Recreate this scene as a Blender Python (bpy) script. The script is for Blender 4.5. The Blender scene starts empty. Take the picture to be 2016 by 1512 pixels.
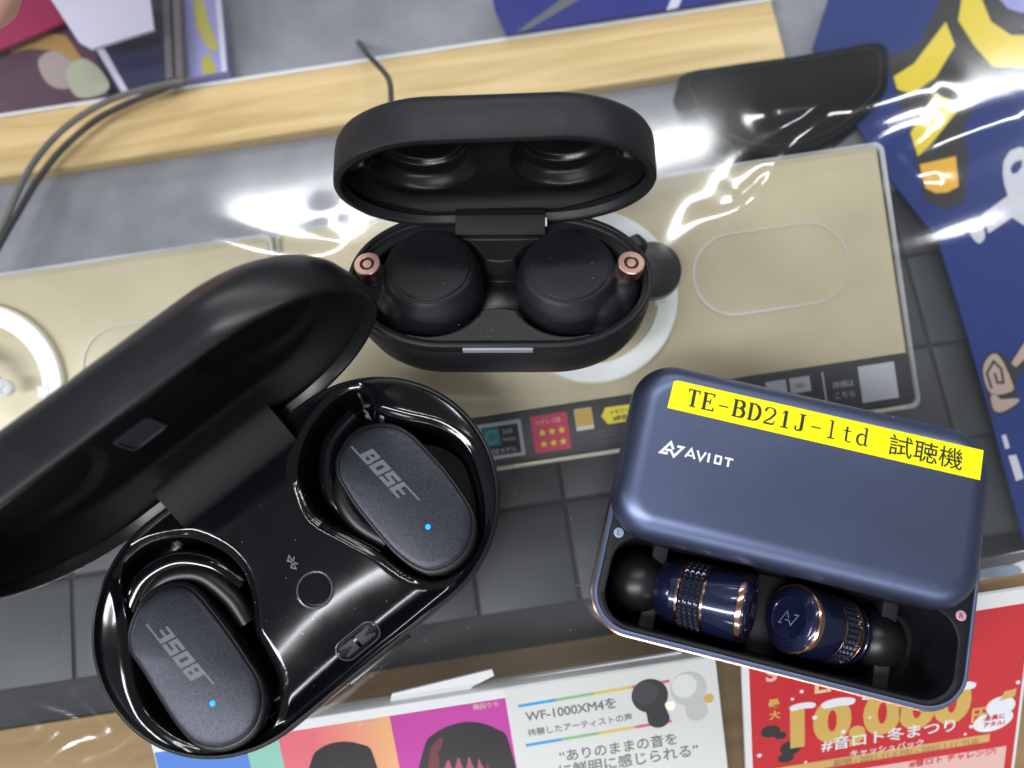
import bpy, bmesh, math, random
import numpy as np
from mathutils import Matrix, Vector, Euler
random.seed(7); rng = np.random.default_rng(7)
S = 0.001                                   # everything below is written in millimetres
R_ = math.radians
sc = bpy.context.scene
C = sc.collection

# ------------------------------------------------------------------ camera
F, CX, CY, H = 1650.0, 1008.0, 756.0, 193.0  # focal length in photo pixels, centre, height above the sheet
dn = np.array([49, -387, -F]); U = -dn/np.linalg.norm(dn)
Yv = np.array([0, 1., 0]); Yv = Yv-U*Yv.dot(U); Yv /= np.linalg.norm(Yv); Xv = np.cross(Yv, U)
MW = np.array([Xv, Yv, U])                  # world = MW @ cam
cam_d = bpy.data.cameras.new('camera'); cam = bpy.data.objects.new('camera', cam_d); C.objects.link(cam)
m4 = Matrix([list(MW[0])+[0], list(MW[1])+[0], list(MW[2])+[H*S], [0, 0, 0, 1]])
cam.matrix_world = m4
cam_d.sensor_fit = 'HORIZONTAL'; cam_d.sensor_width = 36; cam_d.lens = F/2016*36
cam_d.clip_start = 0.005; cam_d.clip_end = 50
cam_d.dof.use_dof = True; cam_d.dof.focus_distance = 0.174; cam_d.dof.aperture_fstop = 11.0
sc.camera = cam

# ------------------------------------------------------------------ light (shop ceiling)
w = bpy.data.worlds.new('World'); sc.world = w; w.use_nodes = True
bg = w.node_tree.nodes['Background']; bg.inputs[0].default_value = (0.93, 0.96, 1.0, 1); bg.inputs[1].default_value = 0.10
sc.view_settings.view_transform = 'Standard'; sc.view_settings.look = 'None'
sc.view_settings.exposure = 0.38; sc.view_settings.gamma = 1.0
sc.view_settings.use_curve_mapping = False

def at(px, py, z):
    c = MW @ np.array([px-CX, -(py-CY), -F]); t = (z-H)/c[2]
    return np.array([c[0]*t, c[1]*t, z])

A9 = R_(9.0); E1 = np.array([math.cos(A9), math.sin(A9)]); E2 = np.array([-math.sin(A9), math.cos(A9)])
CEIL = 2200.0
def ceiling_lamp(name, px, py, width, length, watts, shift=0.0):
    """a fluorescent row whose mirror image in the clear sheet passes through the given photo point"""
    p = at(px, py, 0); v = p-np.array([0, 0, H]); v[2] = -v[2]
    q = p+v*(CEIL/v[2])
    q[:2] += E1*shift
    l = bpy.data.lights.new(name, 'AREA'); l.shape = 'RECTANGLE'; l.size = length*S; l.size_y = width*S
    l.energy = watts; l.color = (0.945, 0.975, 1.0)
    o = bpy.data.objects.new(name, l); C.objects.link(o); o.location = q*S; o.rotation_euler = (0, 0, A9)
    return o
def ceiling_tube(name, a, b, width, watts):
    """a tube row given by the photo points where its mirror image in the sheet starts and ends"""
    e = []
    for px, py in (a, b):
        p = at(px, py, 0); v = p-np.array([0, 0, H]); v[2] = -v[2]; e.append(p+v*(CEIL/v[2]))
    d = e[1]-e[0]; l = bpy.data.lights.new(name, 'AREA'); l.shape = 'RECTANGLE'; l.size = float(np.linalg.norm(d))*S; l.size_y = width*S
    l.energy = watts; l.color = (0.945, 0.975, 1.0)
    o = bpy.data.objects.new(name, l); C.objects.link(o); o.location = (e[0]+e[1])/2*S; o.rotation_euler = (0, 0, math.atan2(d[1], d[0]))
ceiling_tube('ceiling_lamp', (455, 428), (1400, 277), 90, 13)
ceiling_tube('ceiling_lamp', (1760, 205), (2500, 90), 110, 13)
ceiling_lamp('ceiling_lamp', 1000, -900, 600, 5000, 70)
ceiling_tube('ceiling_lamp', (-900, 2050), (1000, 1752), 360, 62)
ceiling_lamp('ceiling_lamp', 1000, 5200, 400, 5000, 80)
ceiling_lamp('ceiling_lamp', -1900, 1000, 900, 1400, 58)

# ------------------------------------------------------------------ helpers
def tag(o, label=None, cat=None, group=None, kind=None):
    if label: o['label'] = label
    if cat: o['category'] = cat
    if group: o['group'] = group
    if kind: o['kind'] = kind
    return o

def empty(name, loc=(0, 0, 0), rot=(0, 0, 0), mat=None):
    o = bpy.data.objects.new(name, None); o.empty_display_size = 0.01; C.objects.link(o)
    if mat is not None: o.matrix_world = mat
    else:
        o.location = [v*S for v in loc]; o.rotation_euler = rot
    return o

def obj(name, verts, faces, mat, parent=None, smooth=True, angle=35, loc=None, rot=None):
    me = bpy.data.meshes.new(name)
    me.from_pydata([(v[0]*S, v[1]*S, v[2]*S) for v in verts], [], faces)
    bm = bmesh.new(); bm.from_mesh(me)
    bmesh.ops.remove_doubles(bm, verts=bm.verts, dist=1e-7)
    bmesh.ops.recalc_face_normals(bm, faces=bm.faces); bm.to_mesh(me); bm.free()
    if smooth:
        for p in me.polygons: p.use_smooth = True
        me.set_sharp_from_angle(angle=R_(angle))
    me.materials.append(mat)
    o = bpy.data.objects.new(name, me); C.objects.link(o)
    if parent: o.parent = parent
    if loc is not None: o.location = [v*S for v in loc]
    if rot is not None: o.rotation_euler = rot
    return o

def capsule(L, W, ex, n=128):
    """pill outline whose ends are half ellipses ex long"""
    L = max(L, .02); W = max(W, .02); ex = min(max(ex, .01), L/2)
    s = L/2-ex; q = n//4; pts = []
    ns = max(2, n//8); nc = (n-2*ns)//2
    for k in range(nc): t = -math.pi/2+math.pi*k/(nc-1); pts.append((s+ex*math.cos(t), W/2*math.sin(t)))
    for k in range(ns): f = (k+1)/(ns+1); pts.append((s-2*s*f, W/2))
    for k in range(nc): t = math.pi/2+math.pi*k/(nc-1); pts.append((-s+ex*math.cos(t), W/2*math.sin(t)))
    for k in range(ns): f = (k+1)/(ns+1); pts.append((-s+2*s*f, -W/2))
    return pts

def rrect(L, W, r, n=24, sq=1.0):
    r = max(min(r, L/2-.001, W/2-.001), .01); pts = []
    for cx, cy, a0 in ((1, 1, 0), (-1, 1, 90), (-1, -1, 180), (1, -1, 270)):
        for k in range(n+1):
            t = R_(a0+90*k/n); pts.append((cx*(L/2-r)+r*math.cos(t), cy*(W/2-r)+r*math.sin(t)))
    return pts

def loft(rings, cap0=True, cap1=True):
    V = []; Fc = []; n = len(rings[0])
    for r in rings: V += [tuple(p) for p in r]
    for k in range(len(rings)-1):
        a = k*n; b = a+n
        for i in range(n):
            j = (i+1) % n; Fc.append((a+i, a+j, b+j, b+i))
    for cap, k in ((cap0, 0), (cap1, len(rings)-1)):
        if cap:
            c = np.mean(np.array(rings[k]), axis=0); V.append(tuple(c)); ci = len(V)-1; a = k*n
            for i in range(n): Fc.append((a+i, a+(i+1) % n, ci))
    return V, Fc

def prof(fn, steps):
    return [[(x, y, z) for x, y in fn(i)] for i, z in steps]

def heightfield(fn, hf, nr=70):
    """fn() outline points, filled by scaled copies, heights from hf(x,y)"""
    o = np.array(fn()); rings = []
    for k in range(nr):
        s = 1-(k/nr)**1.0*0.995
        p = o*s; z = hf(p[:, 0], p[:, 1]); rings.append(np.column_stack([p, z]))
    return loft(rings, False, True)

def lathe(profile, n=64, axis='z', a0=0):
    """profile list of (r, h)"""
    rings = []
    for r, h in profile:
        ring = []
        for k in range(n):
            t = 2*math.pi*k/n+a0; c, s_ = r*math.cos(t), r*math.sin(t)
            ring.append((h, c, s_) if axis == 'x' else (c, s_, h))
        rings.append(ring)
    return loft(rings, True, True)

def box(x0, x1, y0, y1, z0, z1, b=0.0):
    bm = bmesh.new(); bmesh.ops.create_cube(bm, size=1)
    for v in bm.verts: v.co = Vector(((x0+x1)/2+v.co.x*(x1-x0), (y0+y1)/2+v.co.y*(y1-y0), (z0+z1)/2+v.co.z*(z1-z0)))
    if b > 0: bmesh.ops.bevel(bm, geom=bm.edges[:], offset=b, segments=3, profile=.5, affect='EDGES')
    bm.verts.index_update(); V = [tuple(v.co) for v in bm.verts]; Fc = [[v.index for v in f.verts] for f in bm.faces]; bm.free()
    return V, Fc

def join(*parts):
    V = []; Fc = []
    for v, f in parts:
        k = len(V); V += list(v); Fc += [tuple(i+k for i in q) for q in f]
    return V, Fc

def move(part, M):
    v, f = part; return [tuple(M @ Vector(p)) for p in v], f

def prism(poly, z0, z1, bev=0.0):
    n = len(poly)
    if bev > 0:
        p = np.array(poly, float); c = p.mean(0); d = p-c; ln = np.linalg.norm(d, axis=1)[:, None]
        q = p-d/ln*bev
        rings = [[(x, y, z0) for x, y in poly], [(x, y, z1-bev) for x, y in poly], [(x, y, z1-bev*.3) for x, y in (p-d/ln*bev*.3)], [(x, y, z1) for x, y in q]]
    else: rings = [[(x, y, z0) for x, y in poly], [(x, y, z1) for x, y in poly]]
    V = []; Fc = []
    for r in rings: V += r
    for k in range(len(rings)-1):
        for i in range(n): j = (i+1) % n; Fc.append((k*n+i, k*n+j, k*n+n+j, k*n+n+i))
    Fc.append(tuple(range(n))[::-1]); Fc.append(tuple((len(rings)-1)*n+i for i in range(n)))
    return V, Fc

def smoothpoly(pts, n=6):
    P = np.array(pts, float); N = len(P); out = []
    for i in range(N):
        p0, p1, p2, p3 = P[i-1], P[i], P[(i+1) % N], P[(i+2) % N]
        for k in range(n):
            t = k/n
            out.append(tuple(.5*((2*p1)+(-p0+p2)*t+(2*p0-5*p1+4*p2-p3)*t*t+(-p0+3*p1-3*p2+p3)*t**3)))
    return out

def smoothline(pts, n=8):
    P = np.array(pts, float); out = []
    for i in range(len(P)-1):
        p0, p1, p2, p3 = P[max(i-1, 0)], P[i], P[i+1], P[min(i+2, len(P)-1)]
        for k in range(n):
            t = k/n; out.append(.5*((2*p1)+(-p0+p2)*t+(2*p0-5*p1+4*p2-p3)*t*t+(-p0+3*p1-3*p2+p3)*t**3))
    out.append(P[-1]); return np.array(out)

def tube(pts, rad, n=12):
    P = np.array(pts, float); rings = []
    rads = rad if hasattr(rad, '__len__') else [rad]*len(P)
    for i in range(len(P)):
        t = P[min(i+1, len(P)-1)]-P[max(i-1, 0)]; t /= np.linalg.norm(t)+1e-9
        up = np.array([0, 0, 1.]) if abs(t[2]) < .9 else np.array([1., 0, 0])
        a = np.cross(t, up); a /= np.linalg.norm(a); b = np.cross(a, t)
        rings.append([tuple(P[i]+rads[i]*(math.cos(q)*a+math.sin(q)*b)) for q in np.linspace(0, 2*math.pi, n, endpoint=False)])
    return loft(rings)

def sphere_part(c, r, sx=1, sy=1, sz=1, n=24):
    rings = []
    for k in range(1, n//2):
        t = math.pi*k/(n//2)
        rings.append([(c[0]+sx*r*math.sin(t)*math.cos(q), c[1]+sy*r*math.sin(t)*math.sin(q), c[2]+sz*r*math.cos(t)) for q in np.linspace(0, 2*math.pi, n, endpoint=False)])
    return loft(rings)

def sd_poly(x, y, poly):
    """signed distance, positive inside"""
    P = np.array(poly, float); x = np.asarray(x, float); y = np.asarray(y, float)
    d = np.full(x.shape, 1e9); ins = np.zeros(x.shape, bool); N = len(P)
    for i in range(N):
        ax, ay = P[i]; bx, by = P[(i+1) % N]; ex, ey = bx-ax, by-ay
        t = np.clip(((x-ax)*ex+(y-ay)*ey)/(ex*ex+ey*ey+1e-12), 0, 1)
        d = np.minimum(d, np.hypot(x-ax-t*ex, y-ay-t*ey))
        c = ((ay > y) != (by > y)) & (x < (bx-ax)*(y-ay)/(by-ay+1e-12)+ax); ins ^= c
    return np.where(ins, d, -d)

def sstep(a, b, x):
    t = np.clip((x-a)/(b-a), 0, 1); return t*t*(3-2*t)

def text_part(body, size, z=0, align='LEFT', extr=0.02, bold=0.0, shear=0.0, spacing=1.0, sx=1.0):
    c = bpy.data.curves.new('t', 'FONT'); c.body = body; c.size = size*S; c.align_x = align; c.extrude = extr*S
    c.offset = bold*S; c.shear = shear; c.space_character = spacing; c.resolution_u = 4
    o = bpy.data.objects.new('t', c); C.objects.link(o)
    dg = bpy.context.evaluated_depsgraph_get(); dg.update()
    me = bpy.data.meshes.new_from_object(o.evaluated_get(dg))
    V = [(v.co.x/S*sx, v.co.y/S, v.co.z/S+z) for v in me.vertices]; Fc = [tuple(p.vertices) for p in me.polygons]
    bpy.data.objects.remove(o); bpy.data.curves.remove(c); bpy.data.meshes.remove(me)
    return V, Fc

_zz = [0]
def strokes(lst, z=0, th=0.03, dz=0.001):
    """thick flat line strokes: list of (points, width or widths)"""
    parts = []
    for k, (pts, wd) in enumerate(lst):
        P = np.array(pts, float); n = len(P); ws = wd if hasattr(wd, '__len__') else [wd]*n
        Lf = []; Rt = []
        for i in range(n):
            if i == 0: t = P[1]-P[0]
            elif i == n-1: t = P[-1]-P[-2]
            else:
                t1 = (P[i]-P[i-1])/np.linalg.norm(P[i]-P[i-1]); t2 = (P[i+1]-P[i])/np.linalg.norm(P[i+1]-P[i]); t = t1+t2
            t = t/np.linalg.norm(t); nn = np.array([-t[1], t[0]])
            m = 1.0
            if 0 < i < n-1: m = 1/max(.5, float(np.dot(nn, np.array([-t1[1], t1[0]]))))
            Lf.append(P[i]+nn*ws[i]/2*m); Rt.append(P[i]-nn*ws[i]/2*m)
        zz = z+k*dz
        V = [(p[0], p[1], zz+th) for p in Lf]+[(p[0], p[1], zz+th) for p in Rt]
        Fc = [(i, i+1, n+i+1, n+i) for i in range(n-1)]
        parts.append((V, Fc))
    return join(*parts)

# ------------------------------------------------------------------ materials
def mat(name, col, rough=.5, metal=0., spec=.5, coat=0., coat_r=.05, var=0., vscale=60., bump=0., bscale=900., rvar=0., rscale=40., emit=0., sparkle=0.):
    m = bpy.data.materials.new(name); m.use_nodes = True; nt = m.node_tree; b = nt.nodes['Principled BSDF']
    b.inputs['Base Color'].default_value = (*col, 1); b.inputs['Roughness'].default_value = rough; b.inputs['Metallic'].default_value = metal
    b.inputs['Specular IOR Level'].default_value = spec; b.inputs['Coat Weight'].default_value = coat; b.inputs['Coat Roughness'].default_value = coat_r
    tc = nt.nodes.new('ShaderNodeTexCoord')
    def noise(scale, detail=4):
        n = nt.nodes.new('ShaderNodeTexNoise'); n.inputs['Scale'].default_value = scale; n.inputs['Detail'].default_value = detail
        nt.links.new(tc.outputs['Object'], n.inputs['Vector']); return n
    if var > 0:
        n = noise(vscale); mr = nt.nodes.new('ShaderNodeMapRange'); mr.inputs['From Min'].default_value = .3; mr.inputs['From Max'].default_value = .7
        mr.inputs['To Min'].default_value = 1-var; mr.inputs['To Max'].default_value = 1+var
        nt.links.new(n.outputs['Fac'], mr.inputs['Value'])
        mx = nt.nodes.new('ShaderNodeMix'); mx.data_type = 'RGBA'; mx.blend_type = 'MULTIPLY'; mx.inputs['Factor'].default_value = 1
        mx.inputs['A'].default_value = (*col, 1); nt.links.new(mr.outputs['Result'], mx.inputs['B']); nt.links.new(mx.outputs['Result'], b.inputs['Base Color'])
    if sparkle > 0:
        v = nt.nodes.new('ShaderNodeTexVoronoi'); v.inputs['Scale'].default_value = 6500
        nt.links.new(tc.outputs['Object'], v.inputs['Vector'])
        sp = nt.nodes.new('ShaderNodeSeparateColor'); nt.links.new(v.outputs['Color'], sp.inputs['Color'])
        mr = nt.nodes.new('ShaderNodeMapRange'); mr.inputs['From Min'].default_value = .0; mr.inputs['From Max'].default_value = 1
        mr.inputs['To Min'].default_value = 1-.6*sparkle; mr.inputs['To Max'].default_value = 1+.6*sparkle
        nt.links.new(sp.outputs[0], mr.inputs['Value'])
        mx = nt.nodes.new('ShaderNodeMix'); mx.data_type = 'RGBA'; mx.blend_type = 'MULTIPLY'; mx.inputs['Factor'].default_value = 1
        mx.inputs['A'].default_value = (*col, 1); nt.links.new(mr.outputs['Result'], mx.inputs['B']); nt.links.new(mx.outputs['Result'], b.inputs['Base Color'])
        bp = nt.nodes.new('ShaderNodeBump'); bp.inputs['Strength'].default_value = .35*sparkle; bp.inputs['Distance'].default_value = .0001
        nt.links.new(sp.outputs[1], bp.inputs['Height']); nt.links.new(bp.outputs['Normal'], b.inputs['Normal'])
    if rvar > 0:
        n = noise(rscale, 6); mr = nt.nodes.new('ShaderNodeMapRange'); mr.inputs['From Min'].default_value = .35; mr.inputs['From Max'].default_value = .7
        mr.inputs['To Min'].default_value = max(.02, rough-rvar); mr.inputs['To Max'].default_value = rough+rvar
        nt.links.new(n.outputs['Fac'], mr.inputs['Value']); nt.links.new(mr.outputs['Result'], b.inputs['Roughness'])
    if bump > 0:
        n = noise(bscale, 3); bp = nt.nodes.new('ShaderNodeBump'); bp.inputs['Strength'].default_value = bump; bp.inputs['Distance'].default_value = .0002
        nt.links.new(n.outputs['Fac'], bp.inputs['Height']); nt.links.new(bp.outputs['Normal'], b.inputs['Normal'])
    if emit > 0:
        b.inputs['Emission Color'].default_value = (*col, 1); b.inputs['Emission Strength'].default_value = emit
    return m

def wood_mat(name, c1, c2, rough=.45):
    m = mat(name, c1, rough); nt = m.node_tree; b = nt.nodes['Principled BSDF']
    tc = nt.nodes.new('ShaderNodeTexCoord'); mp = nt.nodes.new('ShaderNodeMapping'); mp.inputs['Scale'].default_value = (6, 90, 60)
    n = nt.nodes.new('ShaderNodeTexNoise'); n.inputs['Scale'].default_value = 1.6; n.inputs['Detail'].default_value = 8; n.inputs['Distortion'].default_value = 1.2
    cr = nt.nodes.new('ShaderNodeValToRGB'); cr.color_ramp.elements[0].position = .3; cr.color_ramp.elements[1].position = .62
    cr.color_ramp.elements[0].color = (*c2, 1); cr.color_ramp.elements[1].color = (*c1, 1)
    nt.links.new(tc.outputs['Object'], mp.inputs['Vector']); nt.links.new(mp.outputs['Vector'], n.inputs['Vector']); nt.links.new(n.outputs['Fac'], cr.inputs['Fac']); nt.links.new(cr.outputs['Color'], b.inputs['Base Color'])
    return m

def clear_mat(name, ior=1.5, tint=(1, 1, 1), gloss_r=.0, haze=0.):
    m = bpy.data.materials.new(name); m.use_nodes = True; nt = m.node_tree; nt.nodes.clear()
    out = nt.nodes.new('ShaderNodeOutputMaterial'); tr = nt.nodes.new('ShaderNodeBsdfTransparent'); tr.inputs['Color'].default_value = (*tint, 1)
    gl = nt.nodes.new('ShaderNodeBsdfGlossy'); gl.inputs['Roughness'].default_value = gloss_r
    # Schlick reflectance of one thin interface, the same from both sides
    ge = nt.nodes.new('ShaderNodeNewGeometry'); dt = nt.nodes.new('ShaderNodeVectorMath'); dt.operation = 'DOT_PRODUCT'
    nt.links.new(ge.outputs['Normal'], dt.inputs[0]); nt.links.new(ge.outputs['Incoming'], dt.inputs[1])
    def mth(op, a_, b_=None, clamp=False):
        n = nt.nodes.new('ShaderNodeMath'); n.operation = op; n.use_clamp = clamp
        for k, q in enumerate((a_, b_)):
            if q is None: continue
            if isinstance(q, (int, float)): n.inputs[k].default_value = q
            else: nt.links.new(q, n.inputs[k])
        return n.outputs[0]
    f0 = ((ior-1)/(ior+1))**2
    p5 = mth('POWER', mth('SUBTRACT', 1.0, mth('ABSOLUTE', dt.outputs['Value']), True), 5.0)
    fr = nt.nodes.new('ShaderNodeMath'); fr.operation = 'MULTIPLY_ADD'; nt.links.new(p5, fr.inputs[0]); fr.inputs[1].default_value = 1-f0; fr.inputs[2].default_value = f0
    mx = nt.nodes.new('ShaderNodeMixShader'); nt.links.new(fr.outputs[0], mx.inputs[0]); nt.links.new(tr.outputs[0], mx.inputs[1]); nt.links.new(gl.outputs[0], mx.inputs[2])
    last = mx
    if haze > 0:
        df = nt.nodes.new('ShaderNodeBsdfDiffuse'); df.inputs['Color'].default_value = (.9, .93, .95, 1)
        m2 = nt.nodes.new('ShaderNodeMixShader')
        tcx = nt.nodes.new('ShaderNodeTexCoord'); nz = nt.nodes.new('ShaderNodeTexNoise'); nz.inputs['Scale'].default_value = 14; nz.inputs['Detail'].default_value = 7
        nt.links.new(tcx.outputs['Object'], nz.inputs['Vector']); hz = nt.nodes.new('ShaderNodeMapRange'); hz.inputs['From Min'].default_value = .35; hz.inputs['From Max'].default_value = .7
        hz.inputs['To Min'].default_value = haze*.3; hz.inputs['To Max'].default_value = haze*1.8; nt.links.new(nz.outputs['Fac'], hz.inputs['Value']); nt.links.new(hz.outputs['Result'], m2.inputs[0])
        nt.links.new(mx.outputs[0], m2.inputs[1]); nt.links.new(df.outputs[0], m2.inputs[2]); last = m2
    nt.links.new(last.outputs[0], out.inputs['Surface'])
    return m

M = {}
M['soft_black'] = mat('soft_black', (.013, .0135, .0155),   .48, spec=.33, bump=.05, bscale=6000, rvar=.10, rscale=70)
M['soft_black2'] = mat('soft_black_fine', (.0085, .009, .0112), .47, spec=.32, bump=.04, bscale=6000)
M['grain_black'] = mat('grain_black', (.014, .014, .016), .42, spec=.5, bump=.35, bscale=3200)
M['inner_black'] = mat('inner_black', (.006, .006, .007), .28, spec=.5, bump=.03, bscale=3000)
M['gloss_black'] = mat('gloss_black', (.004, .0042, .0055), .14, spec=.5, coat=.5, coat_r=.09, rvar=.04, rscale=120)
M['hinge_black'] = mat('hinge_black', (.008, .008, .009), .5, spec=.2, bump=.04, bscale=5000)
M['rubber'] = mat('rubber', (.008, .008, .009), .38, spec=.5)
M['copper'] = mat('copper', (.86, .52, .43), .3, metal=1., bump=.05, bscale=4000)
M['dark_hole'] = mat('dark_hole', (.004, .003, .003), .5)
M['led_bar'] = mat('led_bar', (.30, .31, .36), .35, spec=.5)
M['plate'] = mat('flake_plate', (.034, .037, .048), .37, metal=.65, sparkle=.7)
M['shell_black'] = mat('shell_black', (.011, .0113, .0132), .34, spec=.5, bump=.03, bscale=6000, rvar=.07, rscale=60)
M['logo_grey'] = mat('logo_grey', (.125, .13, .15), .5)
M['led_blue'] = mat('led_blue', (.0, .13, 1.0), .4, emit=3.2)
M['grey_tab'] = mat('grey_tab', (.06, .06, .07), .5)
M['rim_gloss'] = mat('rim_gloss', (.09, .09, .105), .18, spec=.6)
M['cradle'] = mat('cradle', (.018, .018, .021), .5)
M['blue_satin'] = mat('blue_satin', (.130, .156, .262), .40, metal=.9, bump=.04, bscale=9000, rvar=.025, rscale=28)
M['blue_edge'] = mat('blue_edge', (.19, .225, .38), .35, metal=.6)
M['knurl'] = mat('knurl', (.055, .06, .085), .26, metal=.7)
M['navy_gloss'] = mat('navy_gloss', (.012, .016, .055), .22, metal=.5, coat=1., coat_r=.03, sparkle=.5)
M['rose_gold'] = mat('rose_gold', (.80, .47, .33), .16, metal=1.)
M['yellow_tape'] = mat('yellow_tape', (.92, .85, .005), .35, spec=.45, var=.05, vscale=120, bump=.15, bscale=250)
M['ink'] = mat('ink', (.02, .018, .01), .6)
M['white_print'] = mat('white_print', (.82, .84, .88), .5)
M['badge_blue'] = mat('badge_blue', (.30, .36, .50), .5)
M['badge_pink'] = mat('badge_pink', (.55, .30, .36), .5)
M['gold'] = mat('gold_panel', (.52, .455, .31), .42, metal=.12, var=.07, vscale=45, rvar=.08, rscale=60)
M['gold_edge'] = mat('gold_edge', (.62, .50, .28), .3, metal=.4)
M['strip'] = mat('strip_black', (.028, .029, .033), .4)
M['ring_white'] = mat('ring_white', (.90, .94, .93), .35)
M['ring_edge'] = mat('ring_edge', (.85, .83, .6), .3)
M['acrylic'] = clear_mat('acrylic', 1.49)
M['acrylic_edge'] = clear_mat('acrylic_edge', 1.49, (.93, .95, .95), .12, .35)
M['film'] = clear_mat('film', 1.5, gloss_r=.092, haze=.007)
M['tile'] = mat('tile_mat', (.043, .046, .053), .5, var=.12, vscale=30, bump=.05, bscale=2000)
M['dark_reflection'] = mat('dark_reflection', (.006, .006, .007), .75, spec=.2, bump=.4, bscale=700)  # black of the solid shape that stands in for a reflection
M['joint'] = mat('tile_joint', (.026, .027, .03), .8)
M['felt'] = mat('felt_grey', (.255, .267, .30), .9, var=.14, vscale=70, bump=.3, bscale=500)
M['wood'] = wood_mat('wood_pale', (.80, .60, .29), (.56, .37, .135))
M['wood_dark'] = wood_mat('wood_brown', (.34, .215, .085), (.24, .145, .052))
M['white_card'] = mat('white_card', (.80, .81, .82), .45, var=.02)
M['cable'] = mat('cable', (.16, .165, .15), .4)
M['cable_dark'] = mat('cable_dark', (.03, .03, .033), .4)
M['skin'] = mat('skin', (.70, .38, .30), .45, var=.05, vscale=80)
def flat(name, col, rough=.45, spec=.25, **k): M[name] = mat(name, col, rough, spec=spec, **k); return M[name]
for nm, cl in dict(p_blue=(.10, .25, .72), p_mint=(.30, .62, .50), p_salmon=(.80, .20, .17), p_orange=(.85, .36, .16), p_magenta=(.55, .04, .36), p_purple=(.40, .05, .38),
                   hair=(.012, .008, .01), hair_red=(.16, .02, .035), face=(.42, .08, .13), red=(.60, .012, .022), pink=(.82, .50, .46), gold_print=(.66, .43, .10), cream=(.75, .62, .36), ribbon=(.66, .42, .14),
                   poster_blue=(.010, .028, .155), poster_dark=(.028, .028, .03), poster_yellow=(.72, .56, .045), poster_orange=(.75, .40, .05), print_beige=(.42, .31, .26), print_grey=(.55, .56, .62), lavender=(.30, .31, .62), olive_yellow=(.45, .42, .08),
                   navy=(.02, .035, .085), mauve=(.09, .05, .08), magenta_card=(.28, .02, .08), floral=(.36, .31, .30), floral_green=(.42, .44, .33), tan=(.38, .24, .08), white_lav=(.62, .62, .78), post_grey=(.13, .13, .14),
                   pink_icon=(.62, .06, .13), icon_grey=(.42, .44, .48), teal=(.03, .20, .21), icon_yellow=(.85, .72, .05), print_black=(.02, .02, .022), print_text=(.16, .16, .17), warm_white=(.72, .72, .70),
                   line_blue=(.03, .35, .75), line_green=(.25, .52, .22), line_yellow=(.75, .55, .10), line_red=(.72, .12, .16), bud_white=(.55, .56, .52), bud_black=(.02, .02, .022), royal=(.012, .018, .20)).items(): flat(nm, cl)

# ------------------------------------------------------------------ the counter (setting)
def uv9(px, py, z):
    p = at(px, py, z); return float(p[:2] @ E1), float(p[:2] @ E2)
def rot9(part): return move(part, Matrix.Rotation(A9, 4, 'Z'))
v_back = uv9(650, 250, -41)[1]; v_back2 = uv9(440, 165, -41)[1]; u_wr = uv9(1545, 103, -41)[0]
v_front = uv9(950, 1290, -44)[1]
o = obj('counter_top', *rot9(box(-420, 420, -260, 420, -50, -46)), M['felt']); tag(o, kind='structure')
o['label'] = 'pale grey felt counter surface under everything'
mat_root = empty('tile_mat', (0, 0, -46)); tag(mat_root, 'dark grey tiled mat lying on the counter beneath the clear sheet', 'mat')
mv1 = uv9(1400, 430, -45)[1]
V_, F_ = rot9(box(-215, 235, v_front-14, mv1, 0.05, 0.5)); obj('mat_base', V_, F_, M['joint'], mat_root)
tile_me = None; TS = 28.0; u0g = 11.0; v0g = 20.5
for iu in range(-8, 8):
    for iv in range(-2, 4):
        ua, ub = u0g+iu*TS+.55, u0g+(iu+1)*TS-.55; va, vb = v0g+iv*TS+.55, min(v0g+(iv+1)*TS-.55, mv1-.3)
        if vb-va < 4 or va < v_front-13: continue
        full = abs(vb-va-(TS-1.1)) < .01
        if full and tile_me is not None:
            t = bpy.data.objects.new('tile', tile_me); C.objects.link(t); t.parent = mat_root
        else:
            t = obj('tile', *box(-(ub-ua)/2, (ub-ua)/2, -(vb-va)/2, (vb-va)/2, 0, .7, .2), M['tile'], mat_root)
            if full: tile_me = t.data
        c = E1*(ua+ub)/2+E2*(va+vb)/2; t.location = (c[0]*S, c[1]*S, .0004); t.rotation_euler = (0, 0, A9)
o = obj('wooden_rail', *move(box(-165, 165, -(v_back2-v_back)/2, (v_back2-v_back)/2, -2.5, 2.5, .5), Matrix.Identity(4)), M['wood'])
c = E1*(u_wr-165)+E2*(v_back+v_back2)/2; o.location = (c[0]*S, c[1]*S, -.0434); o.rotation_euler = (0, 0, A9)
tag(o, 'pale yellow wooden rail running across the back of the counter', 'rail')
e = obj('edge_band', *box(-165, 165, (v_back2-v_back)/2+.1, (v_back2-v_back)/2+1.2, -2.5, 2.7, .2), M['white_card'], o)
o = obj('wooden_board', *box(-260, 260, -90, 0, -1, 1.0, .3), M['wood_dark'])
c = E2*v_front; o.location = (c[0]*S, c[1]*S, -.0449); o.rotation_euler = (0, 0, A9)
tag(o, 'brown wooden board along the front of the counter under the promotional box', 'board')

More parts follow.
